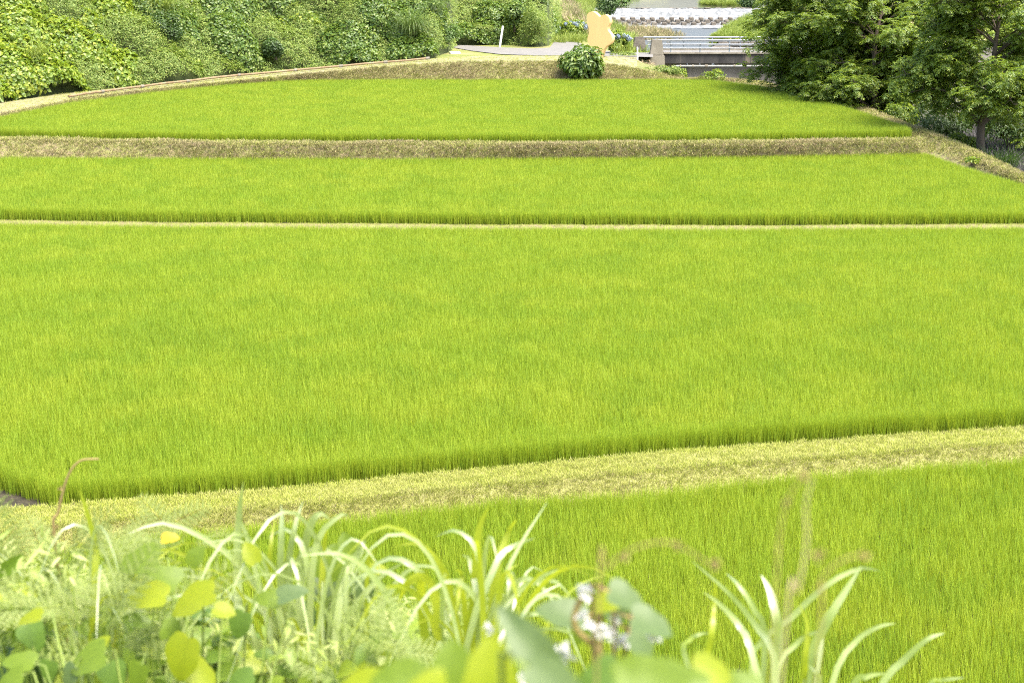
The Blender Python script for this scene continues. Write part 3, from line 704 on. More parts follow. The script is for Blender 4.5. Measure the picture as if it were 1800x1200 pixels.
def in_poly(P, x, y):
    c = np.zeros(len(x), bool); n = len(P)
    for i in range(n):
        x0, y0 = P[i]; x1, y1 = P[(i + 1) % n]
        with np.errstate(divide='ignore', invalid='ignore'):
            t = ((y0 > y) != (y1 > y)) & (x < (x1 - x0) * (y - y0) / (y1 - y0) + x0)
        c ^= t
    return c
def frustum(x, y, z, m=60):
    """keep what the camera (with a generous margin to step aside) can see"""
    dx, dy, dz = x, y, z - CZ; ax = dy * cp - dz * sp; b = dy * sp + dz * cp
    u = 900 + F * dx / ax; v = 600 - F * b / ax
    return (u > -330) & (u < 2130) & (v < 1420)
def paddy(P, z, coll, ang, label):
    c, s_ = math.cos(ang), math.sin(ang); lo, hi = P.min(0) - 5, P.max(0) + 5; L = np.linalg.norm(hi - lo) / 2; cx, cy = (lo + hi) / 2
    g = np.arange(-L, L, TILE); gx, gy = [a_.ravel() for a_ in np.meshgrid(g, g)]
    W = lambda a_, b_: (cx + a_ * c - b_ * s_, cy + a_ * s_ + b_ * c)
    h = TILE / 2; ins = [in_poly(P, *W(gx + i * h, gy + j * h)) for i in (-1, 0, 1) for j in (-1, 0, 1)]
    full, some = np.all(ins, 0), np.any(ins, 0) & ~np.all(ins, 0)
    x, y = W(gx[full], gy[full]); k = frustum(x, y, z); x, y = x[k], y[k]
    sc = lambda x, y: .92 * (1 + .025 * vnoise(x, y, .5, 5) + .012 * vnoise(x, y, 1.6, 9) + rng.normal(0, .012, len(x)))
    o = scatter('rice_crop', np.c_[x, y, np.full(len(x), z - .02)], coll[1], sc(x, y), .0, label, 'rice', rot=ang + rng.integers(0, 4, len(x)) * math.pi / 2)
    ex, ey = [], []
    for i in range(NT):
        for j in range(NT):
            ex.append(gx[some] + (i + .5) / NT * TILE - h); ey.append(gy[some] + (j + .5) / NT * TILE - h)
    ex, ey = np.concatenate(ex + ex), np.concatenate(ey + ey); ex = ex + rng.normal(0, .05, len(ex)); ey = ey + rng.normal(0, .05, len(ey)); x, y = W(ex + rng.normal(0, .03, len(ex)), ey + rng.normal(0, .03, len(ey)))
    bx, by = [], []                                  # a closed row of plants just inside the outline
    cen = P.mean(0)
    for a_, b_ in zip(P, np.roll(P, -1, 0)):
        m = max(2, int(np.linalg.norm(b_ - a_) / .10)); t = np.linspace(0, 1, m, endpoint=False)[:, None]; q_ = a_ + (b_ - a_) * t
        nr_ = np.array([-(b_ - a_)[1], (b_ - a_)[0]]); nr_ = nr_ / np.linalg.norm(nr_); nr_ = nr_ if np.dot(cen - a_, nr_) > 0 else -nr_
        q_ = q_ + nr_ * rng.uniform(.06, .17, m)[:, None]; bx.append(q_[:, 0]); by.append(q_[:, 1])
    x, y = np.r_[x, np.concatenate(bx)], np.r_[y, np.concatenate(by)]
    k = in_poly(P, x, y) & frustum(x, y, z); x, y = x[k], y[k]
    scatter('rice_crop_edge', np.c_[x, y, np.full(len(x), z - .02)], coll[0], sc(x, y), .06, label.replace('rice ', 'rice along the margins ', 1), 'rice')
paddy(P4, Z4, rice_near, .45, 'bright green rice in the nearest paddy below the grassy foreground plants')
paddy(P3, Z3, rice_near, .62, 'bright green rice filling the widest paddy across the middle')
paddy(P2, Z2, rice_far, .5, 'green rice in the narrow second paddy behind the thin ridge')
paddy(P1, Z1, rice_far, .7, 'green rice in the farthest paddy below the road and bridge')

def on_grid(G, n, lo=0.0, hi=1.0):
    m, k = G.shape[:2]; i = rng.uniform(lo * (m - 1), hi * (m - 1) - 1e-4, n); j = rng.uniform(0, k - 1.001, n)
    i0, j0 = i.astype(int), j.astype(int); a, b = (i - i0)[:, None], (j - j0)[:, None]
    p = G[i0, j0] * (1 - a) * (1 - b) + G[i0 + 1, j0] * a * (1 - b) + G[i0, j0 + 1] * (1 - a) * b + G[i0 + 1, j0 + 1] * a * b
    return p
def turf(G, n, coll, label, lo, hi, smin=.6, smax=1.4):
    p = on_grid(G, n, lo, hi); k = frustum(p[:, 0], p[:, 1], p[:, 2]); p = p[k]
    scatter('mown_grass', p, coll, rng.uniform(smin, smax, len(p)), .3, label, 'grass')
turf(G34, 14000, mown_b, 'pale mown grass on the flat top of the nearest bank', .31, .68)
turf(G34, 14000, mown_b, 'greener mown grass on the sloping face of the nearest bank', .62, .99)
turf(G34, 2500, mown_a, 'browner mown grass on the sloping face of the nearest bank', .62, .99)
turf(G23, 6000, mown_b, 'pale mown grass on the thin ridge between the middle paddies', .33, .70, .3, .7)
turf(G12, 22000, mown_c, 'dry mown grass and cuttings on the bank below the farthest paddy', .3, .98, .7, 1.7)
turf(GL, 20000, mown_c, 'tan mown grass on the bank between the farthest paddy and the road', .1, 1.0, .8, 1.8)
turf(GP, 7000, mown_b, 'thin yellowish grass growing over the path on the left', 0, 1.0, .6, 1.4)
turf(GR, 9000, mown_c, 'short dry grass on the ridge curving down beside the riverside trees', .2, 1.0, .7, 1.6)

# ------------------------------------------------------------------ foliage builders
def norm(a): return a / np.maximum(np.linalg.norm(a, axis=-1, keepdims=True), 1e-6)
def leaf_arrays(pos, dirv, nrm, length, width, fold=.25, curl=.15):
    """one pointed, folded leaf (2 triangles) per row"""
    n = len(pos); d = norm(dirv); nrm = norm(nrm - d * (nrm * d).sum(1, keepdims=True)); s = np.cross(d, nrm)
    L = np.broadcast_to(np.asarray(length, float), (n,))[:, None]; W = np.broadcast_to(np.asarray(width, float), (n,))[:, None]
    b = pos; t = pos + d * L - nrm * L * curl
    m = pos + d * L * .45
    l_ = m + s * W * .5 + nrm * W * fold; r_ = m - s * W * .5 + nrm * W * fold
    V = np.stack([b, r_, t, l_], 1).reshape(-1, 3)
    i = np.arange(n)[:, None] * 4
    Fc = np.concatenate([i + [0, 1, 2], i + [0, 2, 3]], 1).reshape(-1, 3)
    return V, Fc
def leaf_mesh(name, *a, **k):
    V, Fc = leaf_arrays(*a, **k); return mesh_np(name, V, Fc)
def rv(n, s=1.0): return rng.normal(0, s, (n, 3))

# ---- leafy slope: broad-leaved vine mounds, weeds and darker growth
def slope_cover(kinds):
    NM = 330
    mu = rng.uniform(-330, 980, NM); mt_ = rng.uniform(-.3, 12.5, NM)
    foot = np.array([tuple(hill_pt(u, 0)) for u in UH])
    mp_ = np.array([tuple(hill_pt(a, b)) for a, b in zip(mu, mt_)])
    rad = rng.uniform(.6, 2.3, NM); hgt = rad * rng.uniform(.35, .85, NM)
    typ = np.floor((vnoise(mp_[:, 0], mp_[:, 1], .22, 4) * .9 + rng.normal(0, .35, NM)) * 1.6 + 1.3).clip(0, 2).astype(int)
    typ[(mu > 560) & (rng.random(NM) < .45)] = 2
    typ[(mu < 260) & (rng.random(NM) < .6)] = 0
    n = 60000
    u = rng.uniform(-330, 985, n); t = rng.uniform(-.35, 10.5, n)
    # many samples -> positions via table interpolation
    tu = np.linspace(-330, 985, 140); tt = np.linspace(-.4, 11, 40)
    T = np.array([[tuple(hill_pt(a, b)) for b in tt] for a in tu])
    fi = (u - tu[0]) / (tu[1] - tu[0]); fj = (t - tt[0]) / (tt[1] - tt[0]); i0 = fi.astype(int).clip(0, 138); j0 = fj.astype(int).clip(0, 38); a = (fi - i0)[:, None]; b = (fj - j0)[:, None]
    P = T[i0, j0] * (1 - a) * (1 - b) + T[i0 + 1, j0] * a * (1 - b) + T[i0, j0 + 1] * (1 - a) * b + T[i0 + 1, j0 + 1] * a * b
    view = norm(np.c_[P[:, 0], P[:, 1], np.zeros(n)]); N = norm(-view * math.sin(math.atan(.8)) + np.array([0, 0, 1]) * math.cos(math.atan(.8)))
    best = np.full(n, .05); who = np.full(n, -1)
    for k in range(NM):
        d2 = ((P - mp_[k]) ** 2).sum(1) / rad[k] ** 2
        h = np.where(d2 < 1, hgt[k] * np.sqrt(np.maximum(0, 1 - d2)), 0)
        m = h > best; best[m] = h[m]; who[m] = k
    best = best + .38 * np.abs(vnoise(P[:, 0] + .3 * P[:, 2], P[:, 1] + P[:, 2], 2.1, 11)) + (rng.random(n) < .14) * rng.uniform(0, .45, n)
    depth = np.abs(rng.normal(0, .16, n)) * (rng.random(n) < .8)
    Q = P + N * (best * np.clip(1 - depth, .3, 1) + rng.uniform(0, .08, n))[:, None]
    rd = np.where((who >= 0)[:, None], norm(P - mp_[who]) * .9, 0)
    nn = norm(N * .7 + np.array([0, -.15, .55]) + rd + rv(n, .33))
    ty = np.where(who >= 0, typ[who], 1)
    out = []
    for k, (nm, mat, L, W, per, label, cat) in enumerate(kinds):
        m = ty == k; p, q = Q[m], nn[m]; c = len(p)
        VV, FF, off = [], [], 0
        hd = norm(np.cross(q, rv(c)))
        for j in range(per):
            ang = (j / per) * 6.283 * (1 if per > 3 else .62) + rng.normal(0, .25, c); s2 = np.cross(q, hd)
            d_ = hd * np.cos(ang)[:, None] + s2 * np.sin(ang)[:, None] - q * .25
            sz = L * rng.uniform(.65, 1.3, c)
            V, Fc = leaf_arrays(p + d_ * (L * .25) + rv(c, .02), d_, q + rv(c, .18), sz, sz * W)
            VV.append(V); FF.append(Fc + off); off += len(V)
        o = link(nm, mesh_np(nm, np.vstack(VV), np.vstack(FF)), mat); tag(o, label, cat, None, 'stuff')
slope_cover([('vine_cover', M['kudzu'], .23, .85, 3, 'bright yellow-green broad-leaved vines smothering the slope on the left', 'vines'),
             ('weed_cover', M['mugwort'], .17, .36, 5, 'fine-leaved pale green weeds spread across the leafy slope', 'weeds'),
             ('dark_vine_cover', M['kudzu_dark'], .21, .75, 3, 'deeper green creepers covering the slope towards the road', 'vines')])

def grass_clump(name, base, n, h, wd, spread, lean, droop, mat, label, cat='grass', seed=0, group=None):
    r_ = random.Random(seed); me = blades(n, h, wd, spread, lean, droop, 6, r_, .3); me.name = name
    o = empty(name, base, label, cat, group); link('blades', me, mat, o)
    r2_ = random.Random(seed + 1); cr = blades(max(6, n // 12), h * .12, wd * 2.4, spread * .8, .25, .2, 2, r2_, .4); link('crown', cr, M['straw'], o)
    return o
def bush(name, base, rx, ry, rz, n, L, W, mat, label, cat='shrub', lumps=9, seed=0, group=None, stems=6, per=1):
    """shrub: stems and a crown of single leaves on a lumpy shell, thinner inside"""
    r_ = np.random.default_rng(seed)
    o = empty(name, base, label, cat, group)
    lc = r_.normal(0, 1, (lumps, 3)); lc = norm(lc); lc[:, 2] = lc[:, 2] * .9; lc[: lumps // 3, 2] = -.75; lr = r_.uniform(.30, .62, lumps)
    k = r_.integers(0, lumps, n); v = norm(r_.normal(0, 1, (n, 3))); rad = r_.uniform(.55, 1.02, n) ** .6
    p = lc[k] * .58 + v * (lr[k] * rad)[:, None]
    ctr = np.array([0, 0, rz * .95]); S = np.array([rx, ry, rz])
    Pp = p * S + ctr; Pp[:, 2] = np.maximum(Pp[:, 2], .05)
    nn = norm(v * .8 + norm(p) * .5 + np.array([0, -.05, .75]) + r_.normal(0, .3, (n, 3)))
    d_ = norm(np.cross(nn, r_.normal(0, 1, (n, 3))) + v * .5 - np.array([0, 0, .35]))
    sz = L * r_.uniform(.6, 1.25, n)
    link('foliage', leaf_mesh('foliage', Pp, d_, nn, sz, sz * W), mat, o)
    T = Tubes()
    for i in range(stems):
        e = lc[i % lumps] * .5 * S + ctr; T.add([(r_.normal(0, .06), r_.normal(0, .06), -.15), tuple(e * .5 + r_.normal(0, .04, 3)), tuple(e)], [.028, .018, .008], 6)
    link('stem', T.mesh('stem'), M['bark'], o)
    return o

# things one can pick out on the slope
def hp(u, t): return hill_pt(u, t, .75)
grass_clump('tall_grass_clump', hp(722, 1.3), 420, 2.3, .03, .5, .30, 1.5, M['pampas'], 'fountain of dark arching grass at the slope foot above the pipe end', seed=1)
grass_clump('tall_grass_clump', hp(765, 2.9), 240, 1.9, .028, .45, .3, 1.4, M['pampas'], 'smaller tuft of arching grass higher up right of the largest tuft', seed=2)
grass_clump('tall_grass_clump', hp(290, 4.4), 260, 1.9, .03, .55, .3, 1.4, M['reed_green'], 'pale upright grass tuft high among the vines on the left slope', seed=3)
grass_clump('tall_grass_clump', hp(62, 1.6), 220, 1.6, .03, .5, .3, 1.4, M['reed_green'], 'grass tuft among bright vines at the far left foot of the slope', seed=4)
bush('flowering_shrub', hp(578, 4.3), 1.1, .9, 1.1, 1800, .2, .35, M['reed_dry'], 'pale cream plumed shrub near the top of the leafy slope', seed=5)
bush('dark_shrub', hp(300, 2.2), 1.3, 1.0, 1.1, 2200, .16, .5, M['shrub_dark'], 'dark green shrub halfway up the slope among paler weeds', seed=6)
bush('leafy_shrub', hp(485, .3), 1.1, .9, .85, 1800, .17, .7, M['shrub_dark'], 'low dark shrub overhanging the brown pipe at the slope foot', seed=7)
bush('leafy_shrub', hp(788, .2), 1.2, 1.0, .75, 2200, .14, .5, M['shrub_mid'], 'rounded light green shrub where the slope meets the road', seed=8)
bush('leafy_shrub', hp(905, .7), 1.3, 1.1, 1.2, 2400, .2, .8, M['kudzu_dark'], 'large-leaved shrub right beside the leaning white marker post', seed=9)
bush('leafy_shrub', hp(945, .2), 1.3, 1.3, 1.8, 3200, .14, .4, M['mugwort'], 'tall yellow-green shrub at the road bend end of the slope', seed=10)
bush('leafy_shrub', hp(850, .3), 1.0, .8, .65, 1500, .13, .45, M['mugwort'], 'low weedy shrub on the verge left of the leaning white post', seed=11)

# round bush below the yellow board
rb = at_y(1023, 138, 95.0)
bush('round_bush', (rb.x, rb.y, 1.78), 1.36, 1.05, 1.12, 3000, .32, .55, M['kudzu_dark'], 'round dense green bush in front of the yellow board', lumps=14, seed=12)
def hydrangea(u, v, y, r, rz, label, seed):
    b = at_y(u, v, y); o = bush('hydrangea', (b.x, b.y, b.z), r, r * .8, rz, 2400, .2, .7, M['kudzu'], label, seed=seed, group='hydrangeas by the road')
    q = np.random.default_rng(seed); fol = [c for c in o.children if c.name.startswith('foliage')][0]
    for k in range(13):
        a = norm(q.normal(0, 1, (1, 3)))[0]; a[1] = -abs(a[1]); a[2] = abs(a[2]) * .8
        c = np.array([a[0] * r * .95, a[1] * r * .8, rz * .95 + a[2] * rz * .75]); m = 46
        vv = norm(q.normal(0, 1, (m, 3))); pp = c + vv * .15
        link('flower_head', leaf_mesh('flower_head', pp, np.cross(vv, q.normal(0, 1, (m, 3))), vv, .09, .09), M['petal_blue'], fol)
hydrangea(1006, 66, 127, 1.4, .85, 'hydrangea bush with blue flowers left of the yellow board', 21)
hydrangea(1088, 92, 105, .85, .8, 'hydrangea bush with blue flowers right of the yellow board', 22)
b_ = at_y(1252, 141, 95.2)
bush('young_shrub', (b_.x, b_.y, 1.45), .85, .6, .5, 420, .2, .4, M['kudzu'], 'young light green shrub in front of the bridge wall', seed=23, lumps=7)
bush('bank_weeds', at_z(1098, 106, 2.3), 1.2, .7, .35, 900, .2, .3, M['mugwort'], 'yellow-green weeds on the bank left of the bridge pillar', seed=24)
bush('bank_weeds', at_z(1186, 137, 1.4), .9, .6, .3, 600, .2, .3, M['kudzu'], 'bright weeds between the bridge pillar and the young shrub', seed=26)
bush('bank_weeds', at_z(1160, 131, 1.7), 1.6, .8, .35, 1100, .2, .3, M['mugwort'], 'low weeds at the foot of the bridge pillar', seed=25)
# heap of cut stalks
hb = at_z(1108, 117, 2.0); n = 520
p = np.c_[rng.normal(0, .7, n), rng.normal(0, .35, n), np.abs(rng.normal(0, .16, n))]; d_ = np.c_[rng.normal(0, 1, n), rng.normal(0, .6, n), rng.normal(0, .25, n)]
hs = empty('straw_heap', hb, 'heap of dry brown cut stalks on the bank beside the bridge', 'straw heap')
link('stalks', leaf_mesh('stalks', p, d_, rv(n), rng.uniform(.3, .7, n), .03), M['straw'], hs)

# ---- trees along the river: trunk, boughs, drooping compound leaves
def tree(base, height, crown, lean, label, seed, tr=.2, dens=1.0, low=.18, pull=(0, 0, 0)):
    r_ = random.Random(seed); q = np.random.default_rng(seed)
    base = Vector(base); o = empty('walnut_tree', base, label, 'tree', 'riverside trees')
    T = Tubes(); top = Vector((lean[0], lean[1], height * .86))
    ax = [Vector((0, 0, -1.2)), Vector((0, 0, .4))] + [top * f + Vector((r_.gauss(0, .10), r_.gauss(0, .10), 0)) for f in (.2, .4, .6, .8, 1)]
    ax = spline(ax, 18)
    trad = [tr * (1.25 if i < 3 else 1) * (1 - .80 * i / 18) for i in range(19)]
    Tt = Tubes(); Tt.add(ax, trad, 10); trunk = link('trunk', Tt.mesh('trunk'), M['bark'], o)
    tips = []
    nl = 30
    for i in range(nl):
        f = low + (1 - low) * (i + r_.random() * .6) / nl
        k = min(18, int(f * 18)); st = ax[k]
        az = i * 2.4 + r_.gauss(0, .7); prof_ = math.sin(math.pi * (.16 + .80 * f)) ** .7
        ln = crown * (.55 + .55 * prof_) * r_.uniform(.75, 1.1)
        hd = Vector((math.cos(az), math.sin(az), 0)) + Vector(pull) * .3
        up = r_.uniform(-.15, .35) + .8 * f
        e = st + hd * ln + Vector((0, 0, ln * up * .55)); m1 = st.lerp(e, .35) + Vector((0, 0, ln * .12)); m2 = st.lerp(e, .7) + Vector((r_.gauss(0, .15), r_.gauss(0, .15), ln * .10))
        bp_ = spline([st, m1, m2, e + Vector((0, 0, -ln * .06))], 9)
        T.add(bp_, [max(.012, trad[k] * .55 * (1 - j / 10)) for j in range(10)], 6)
        for j in range(2, 10):
            for s_ in range(4):
                if r_.random() > .95: continue
                a2 = az + r_.choice((-1, 1)) * r_.uniform(.3, 1.4); l2 = r_.uniform(.45, 1.25) * (1.15 - j * .055)
                e2 = bp_[j] + Vector((math.cos(a2), math.sin(a2), r_.uniform(-.65, .95))) * l2
                md = bp_[j].lerp(e2, .5) + Vector((0, 0, .08)); T.add([bp_[j], md, e2], [.014, .010, .005], 4)
                tips.append((e2, (e2 - bp_[j]).normalized()));
                if l2 > .7: tips.append((md, (e2 - bp_[j]).normalized()))
    link('boughs', T.mesh('boughs'), M['bark'], trunk)
    P_ = np.array([tuple(t[0]) for t in tips]); D_ = np.array([tuple(t[1]) for t in tips])
    nlv = int(8 * dens)
    P_ = np.repeat(P_, nlv, 0); D_ = np.repeat(D_, nlv, 0); c = len(P_)
    az = q.uniform(0, 6.283, c); rad = np.c_[np.cos(az), np.sin(az), q.normal(.15, .25, c)]
    ld = norm(D_ * .55 + rad); LL = q.uniform(.32, .55, c); P_ = P_ + q.normal(0, .07, (c, 3))
    VV, FF, off = [], [], 0
    npair = 5
    for k in range(npair):
        f = (k + .8) / (npair + .3)
        pos = P_ + ld * (LL * f)[:, None] - np.array([0, 0, 1.0]) * (LL * .45 * f * f)[:, None]
        tan = norm(ld - np.array([0, 0, 1.0]) * (.9 * f))
        side = norm(np.cross(tan, np.array([0, 0, 1.0]))); upv = np.cross(side, tan)
        for sg in ((-1, 1) if k < npair - 1 else (-1, 1, 0)):
            dv = tan * (.55 if sg else 1) + side * sg + q.normal(0, .16, (c, 3)) - upv * .15
            sz = LL * .34 * (1 - .3 * abs(f - .5)) * q.uniform(.8, 1.2, c)
            V, Fc = leaf_arrays(pos, dv, upv + q.normal(0, .22, (c, 3)), sz, sz * .42, fold=.2, curl=.2)
            VV.append(V); FF.append(Fc + off); off += len(V)
    link('crown', mesh_np('crown', np.vstack(VV), np.vstack(FF)), M['walnut'], o)
    return o
def tb(u, v, y): return at_y(u, v, y)
b1, b2, b3, b4 = tb(1432, 158, 87), tb(1534, 192, 80), tb(1584, 188, 82), tb(1724, 262, 67)
tree((b1.x, b1.y, .2), 8.8, 3.1, (-.3, .2), 'leafy tree leaning over the bridge railing, leftmost of the riverside trees', 31, tr=.17, low=.10, pull=(-.5, 0, 0))
tree((b2.x, b2.y, .3), 9.2, 3.1, (.2, .3), 'tall riverside tree behind the right corner of the farthest paddy', 32, tr=.22, low=.14)
tree((b3.x + .3, b3.y, .2), 9.6, 3.0, (.7, 0), 'slimmer riverside tree just right of the tall middle one', 33, tr=.16, low=.22)
tree((b4.x, b4.y, .1), 9.2, 3.2, (.4, .4), 'nearest riverside tree with thick dark trunk at the right edge', 34, tr=.25, low=.34)
b6 = tb(1478, 168, 84)
tree((b6.x, b6.y, .0), 8.8, 2.7, (-.2, .1), 'bushy riverside tree standing between the leftmost and the tall tree', 36, tr=.13, low=.10)
b5 = tb(1850, 240, 76)
tree((b5.x, b5.y, -.6), 9.4, 3.0, (-.2, 0), 'riverside tree at the right edge of the picture, behind the thick trunk', 35, tr=.2, low=.15)
# undergrowth below them
ug = [(1775, 236, 75, 2.0, 1.5, 'dark shrub behind the thick trunk at the right edge', 'shrub_dark'), (1690, 214, 77, 1.8, 1.4, 'leafy shrub left behind the thick trunk', 'walnut'),
      (1392, 148, 88, 1.2, .9, 'dark leafy shrub under the leftmost riverside tree at the paddy edge', 'shrub_dark'),
      (1466, 168, 84, 1.4, .9, 'dark undergrowth shrub at the paddy edge left of the tall tree', 'shrub_dark'),
      (1584, 204, 77, 1.1, .7, 'light green shrub at the paddy corner below the slim tree', 'walnut'),
      (1652, 224, 72, 1.5, 1.0, 'dark shrub behind the ridge bend between the riverside trees', 'shrub_dark'),
      (1694, 250, 69, .9, .6, 'small shrub at the foot of the thick trunk, left side', 'walnut')]
for i, (u, v, y, r_, h_, lb, mt) in enumerate(ug):
    p_ = tb(u, v, y); bush('undergrowth_shrub', (p_.x, p_.y, p_.z - .5), r_, r_ * .8, h_, 2200, .17, .45, M[mt], lb, seed=40 + i)
gp = tb(1765, 285, 64)
grass_clump('tall_grass_clump', (gp.x, gp.y + .6, gp.z - .45), 420, 1.2, .03, .7, .3, 1.2, M['shrub_dark'], 'dark bushy grass right of the thick tree trunk behind the ridge', seed=50)
gp = tb(1712, 281, 61)
bush('ridge_weeds', (gp.x, gp.y, gp.z - .12), .35, .3, .16, 120, .14, .6, M['kudzu'], 'small bright weed on the ridge edge below the thick trunk', seed=51, lumps=5)

# reeds and dry growth on the river flat and banks
reed_g = proto_collection('reed_grey', [blades(26, 1.0, .03, .3, .3, .5, 3, rnd) for _ in range(4)], M['reed_grey'])
reed_d = proto_collection('reed_dry', [blades(26, 1.0, .05, .35, .3, .6, 3, rnd) for _ in range(4)], M['reed_dry'])
reed_l = proto_collection('reed_green', [blades(26, 1.0, .05, .35, .3, .6, 3, rnd) for _ in range(4)], M['reed_green'])
n = 5200; x = rng.uniform(17, 46, n); y = rng.uniform(48, 92, n)
rx_ = np.interp(y, [p.y for p in r1][::-1], [p.x for p in r1][::-1]); k = (x > rx_ + 1.2) & (x < rx_ + 13); x, y = x[k], y[k]; dist = x - rx_[k]
zz = np.where(dist < 2, .2 - .5 * dist, np.maximum(-1.35, -.75 - .25 * (dist - 2)))
scatter('grey_reeds', np.c_[x, y, zz], reed_g, rng.uniform(.5, 1.2, len(x)), .25, 'dry grey reeds on the river flat behind the riverside trees', 'reeds')
def bank_reeds(n, t0, t1, coll, smin, smax, label, y0=104, y1=300):
    yy = rng.uniform(y0, y1, n); xx = np.interp(yy, [p[1] for p in rivL], [p[0] for p in rivL]); t = rng.uniform(t0, t1, n)
    z = np.interp(t, [-1.2, 1.5, 4.2], [2.6, 1.2, -1.75]); scatter('bank_reeds', np.c_[xx + t, yy, z - .05], coll, rng.uniform(smin, smax, n), .25, label, 'reeds')
n = 2600; x = rng.uniform(-6, 10.5, n); y = rng.uniform(118, 210, n)
scatter('rough_grass', np.c_[x, y, np.full(n, 2.55)], reed_l, rng.uniform(.3, .9, n), .3, 'rough grass on the flat behind the hydrangea and the road', 'grass')
bank_reeds(2600, -1.5, 3.2, reed_d, .6, 1.5, 'brown dry reeds on the left river bank behind the yellow board', 125, 212)
bank_reeds(1800, -1.5, 3.8, reed_l, .6, 1.4, 'green reeds lining the left river bank upstream', 104, 300)
n = 500; c_ = at_z(1120, 60, WD)
scatter('bank_reeds', np.c_[c_.x + rng.normal(0, 2.2, n), c_.y + rng.normal(0, 7, n), np.full(n, WD - .1)], reed_d, rng.uniform(.6, 1.1, n), .2, 'patch of brownish reeds in the water below the weir', 'reeds')
n = 700; c_ = at_z(1278, 8.5, 1.75); a = rng.uniform(0, 6.283, n); r_ = np.sqrt(rng.random(n))
scatter('bank_reeds', np.c_[c_.x + r_ * np.cos(a) * 4.6, c_.y + r_ * np.sin(a) * 7, np.full(n, 1.7)], reed_l, rng.uniform(.5, 1.1, n), .2, 'grassy islet in the calm water above the weir', 'reeds')
p = on_grid(GLV, 5200, .0, .68); scatter('levee_grass', p, reed_l, rng.uniform(.25, .6, len(p)), .3, 'rough yellow-green grass on the levee right of the weir', 'grass')
for i, (u, v, y, r_, h_, lb) in enumerate([(1067, 22, 222, 2.0, 1.9, 'dark green shrub at the left end of the weir'), (1082, 5, 240, 2.6, 1.3, 'green shrub on the bank left of the calm upper water'),
                                           (1322, 7, 236, 2.4, 1.6, 'dark shrub on the far right bank above the weir')]):
    p_ = tb(u, v, y); bush('bank_shrub', (p_.x, p_.y, p_.z - .6), r_, r_, h_, 1500, .45, .5, M['shrub_dark' if i != 1 else 'shrub_mid'], lb, seed=60 + i)

# ------------------------------------------------------------------ plants right in front of the camera
def fp(u, v, y): return at_y(u, v, y)
def ground_at(x, y): return Vector((x, y, gz(y) - .03))
def ribbon(pts, wd, n=14, twist=.3, fold=.22):
    """grass blade: a tapering, keeled ribbon along a curve"""
    S = spline(pts, n); V = []; Q = []
    up0 = Vector((0, -1, .35)).normalized()
    for i, p in enumerate(S):
        t = (S[min(i + 1, n)] - S[max(i - 1, 0)]).normalized(); f = i / n
        side = t.cross(up0);
        if side.length < .05: side = Vector((1, 0, 0))
        side.normalize(); nr = side.cross(t).normalized()
        a = twist * math.sin(f * 2.6 + twist * 9); side = side * math.cos(a) + nr * math.sin(a); nr = side.cross(t)
        w_ = wd * (.55 + .45 * min(1, f * 2.5)) * (1 - max(0, (f - .5) / .5) ** 1.8 * .94) / 2
        V += [p - side * w_ + nr * w_ * fold, p, p + side * w_ + nr * w_ * fold]
    for i in range(n):
        o = 3 * i; Q += [(o, o + 1, o + 4, o + 3), (o + 1, o + 2, o + 5, o + 4)]
    return V, Q
def blade_obj(parent, pts, wd, mat, twist=.3):
    V, Q = ribbon(pts, wd, 14, twist); l0 = parent.location
    return link('blade', smooth(mesh_np('blade', [tuple(v - l0) for v in V], Q)), mat, parent)
def clump(base_uy, label, specs, extra=0, y=2.7, seed=0, ext_u=(0, 0), ext_top=(0, 0), wpx=16):
    """specs: (list of (u,v[,dy]), width px, material)"""
    r_ = random.Random(seed); bu, by = base_uy; b = fp(bu, 1250, by); root = ground_at(b.x, by)
    o = empty('grass_clump', root, label, 'grass', 'grass clumps in the foreground')
    for pts, wpx_, mt in specs:
        P = []
        for q in pts: P.append(fp(q[0], q[1], by + (q[2] if len(q) > 2 else r_.uniform(-.04, .04))))
        st = root + Vector((r_.gauss(0, .04), r_.gauss(0, .04), 0))
        mid = P[0].lerp(st, .5) + Vector((0, 0, .02))
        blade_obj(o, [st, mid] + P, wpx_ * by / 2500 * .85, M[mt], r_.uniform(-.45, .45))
    for k in range(extra):
        tu = r_.uniform(*ext_u); tv = r_.uniform(*ext_top); dv = r_.uniform(-.25, .3)
        tip = fp(tu, tv, by + dv); st = root + Vector((r_.gauss(0, .05), r_.gauss(0, .05), 0)); h = tip.z - st.z
        ap = r_.uniform(.62, 1.0); rch = r_.uniform(1.0, 1.35); dxy = Vector((tip.x - st.x, tip.y - st.y, 0)) + Vector((r_.gauss(0, .05), 0, 0)); pts_ = []
        for q in range(7):
            t = q / 6; pts_.append(st + dxy * rch * t ** 1.9 + Vector((0, 0, h * (1 - (1 - t / ap) ** 2) if t < ap else h * (1 - ((t - ap) * 1.6) ** 2))))
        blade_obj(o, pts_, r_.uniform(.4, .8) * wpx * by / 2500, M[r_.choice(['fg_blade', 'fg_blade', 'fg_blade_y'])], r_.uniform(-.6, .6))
    return o
G_, Y_ = 'fg_blade', 'fg_blade_y'
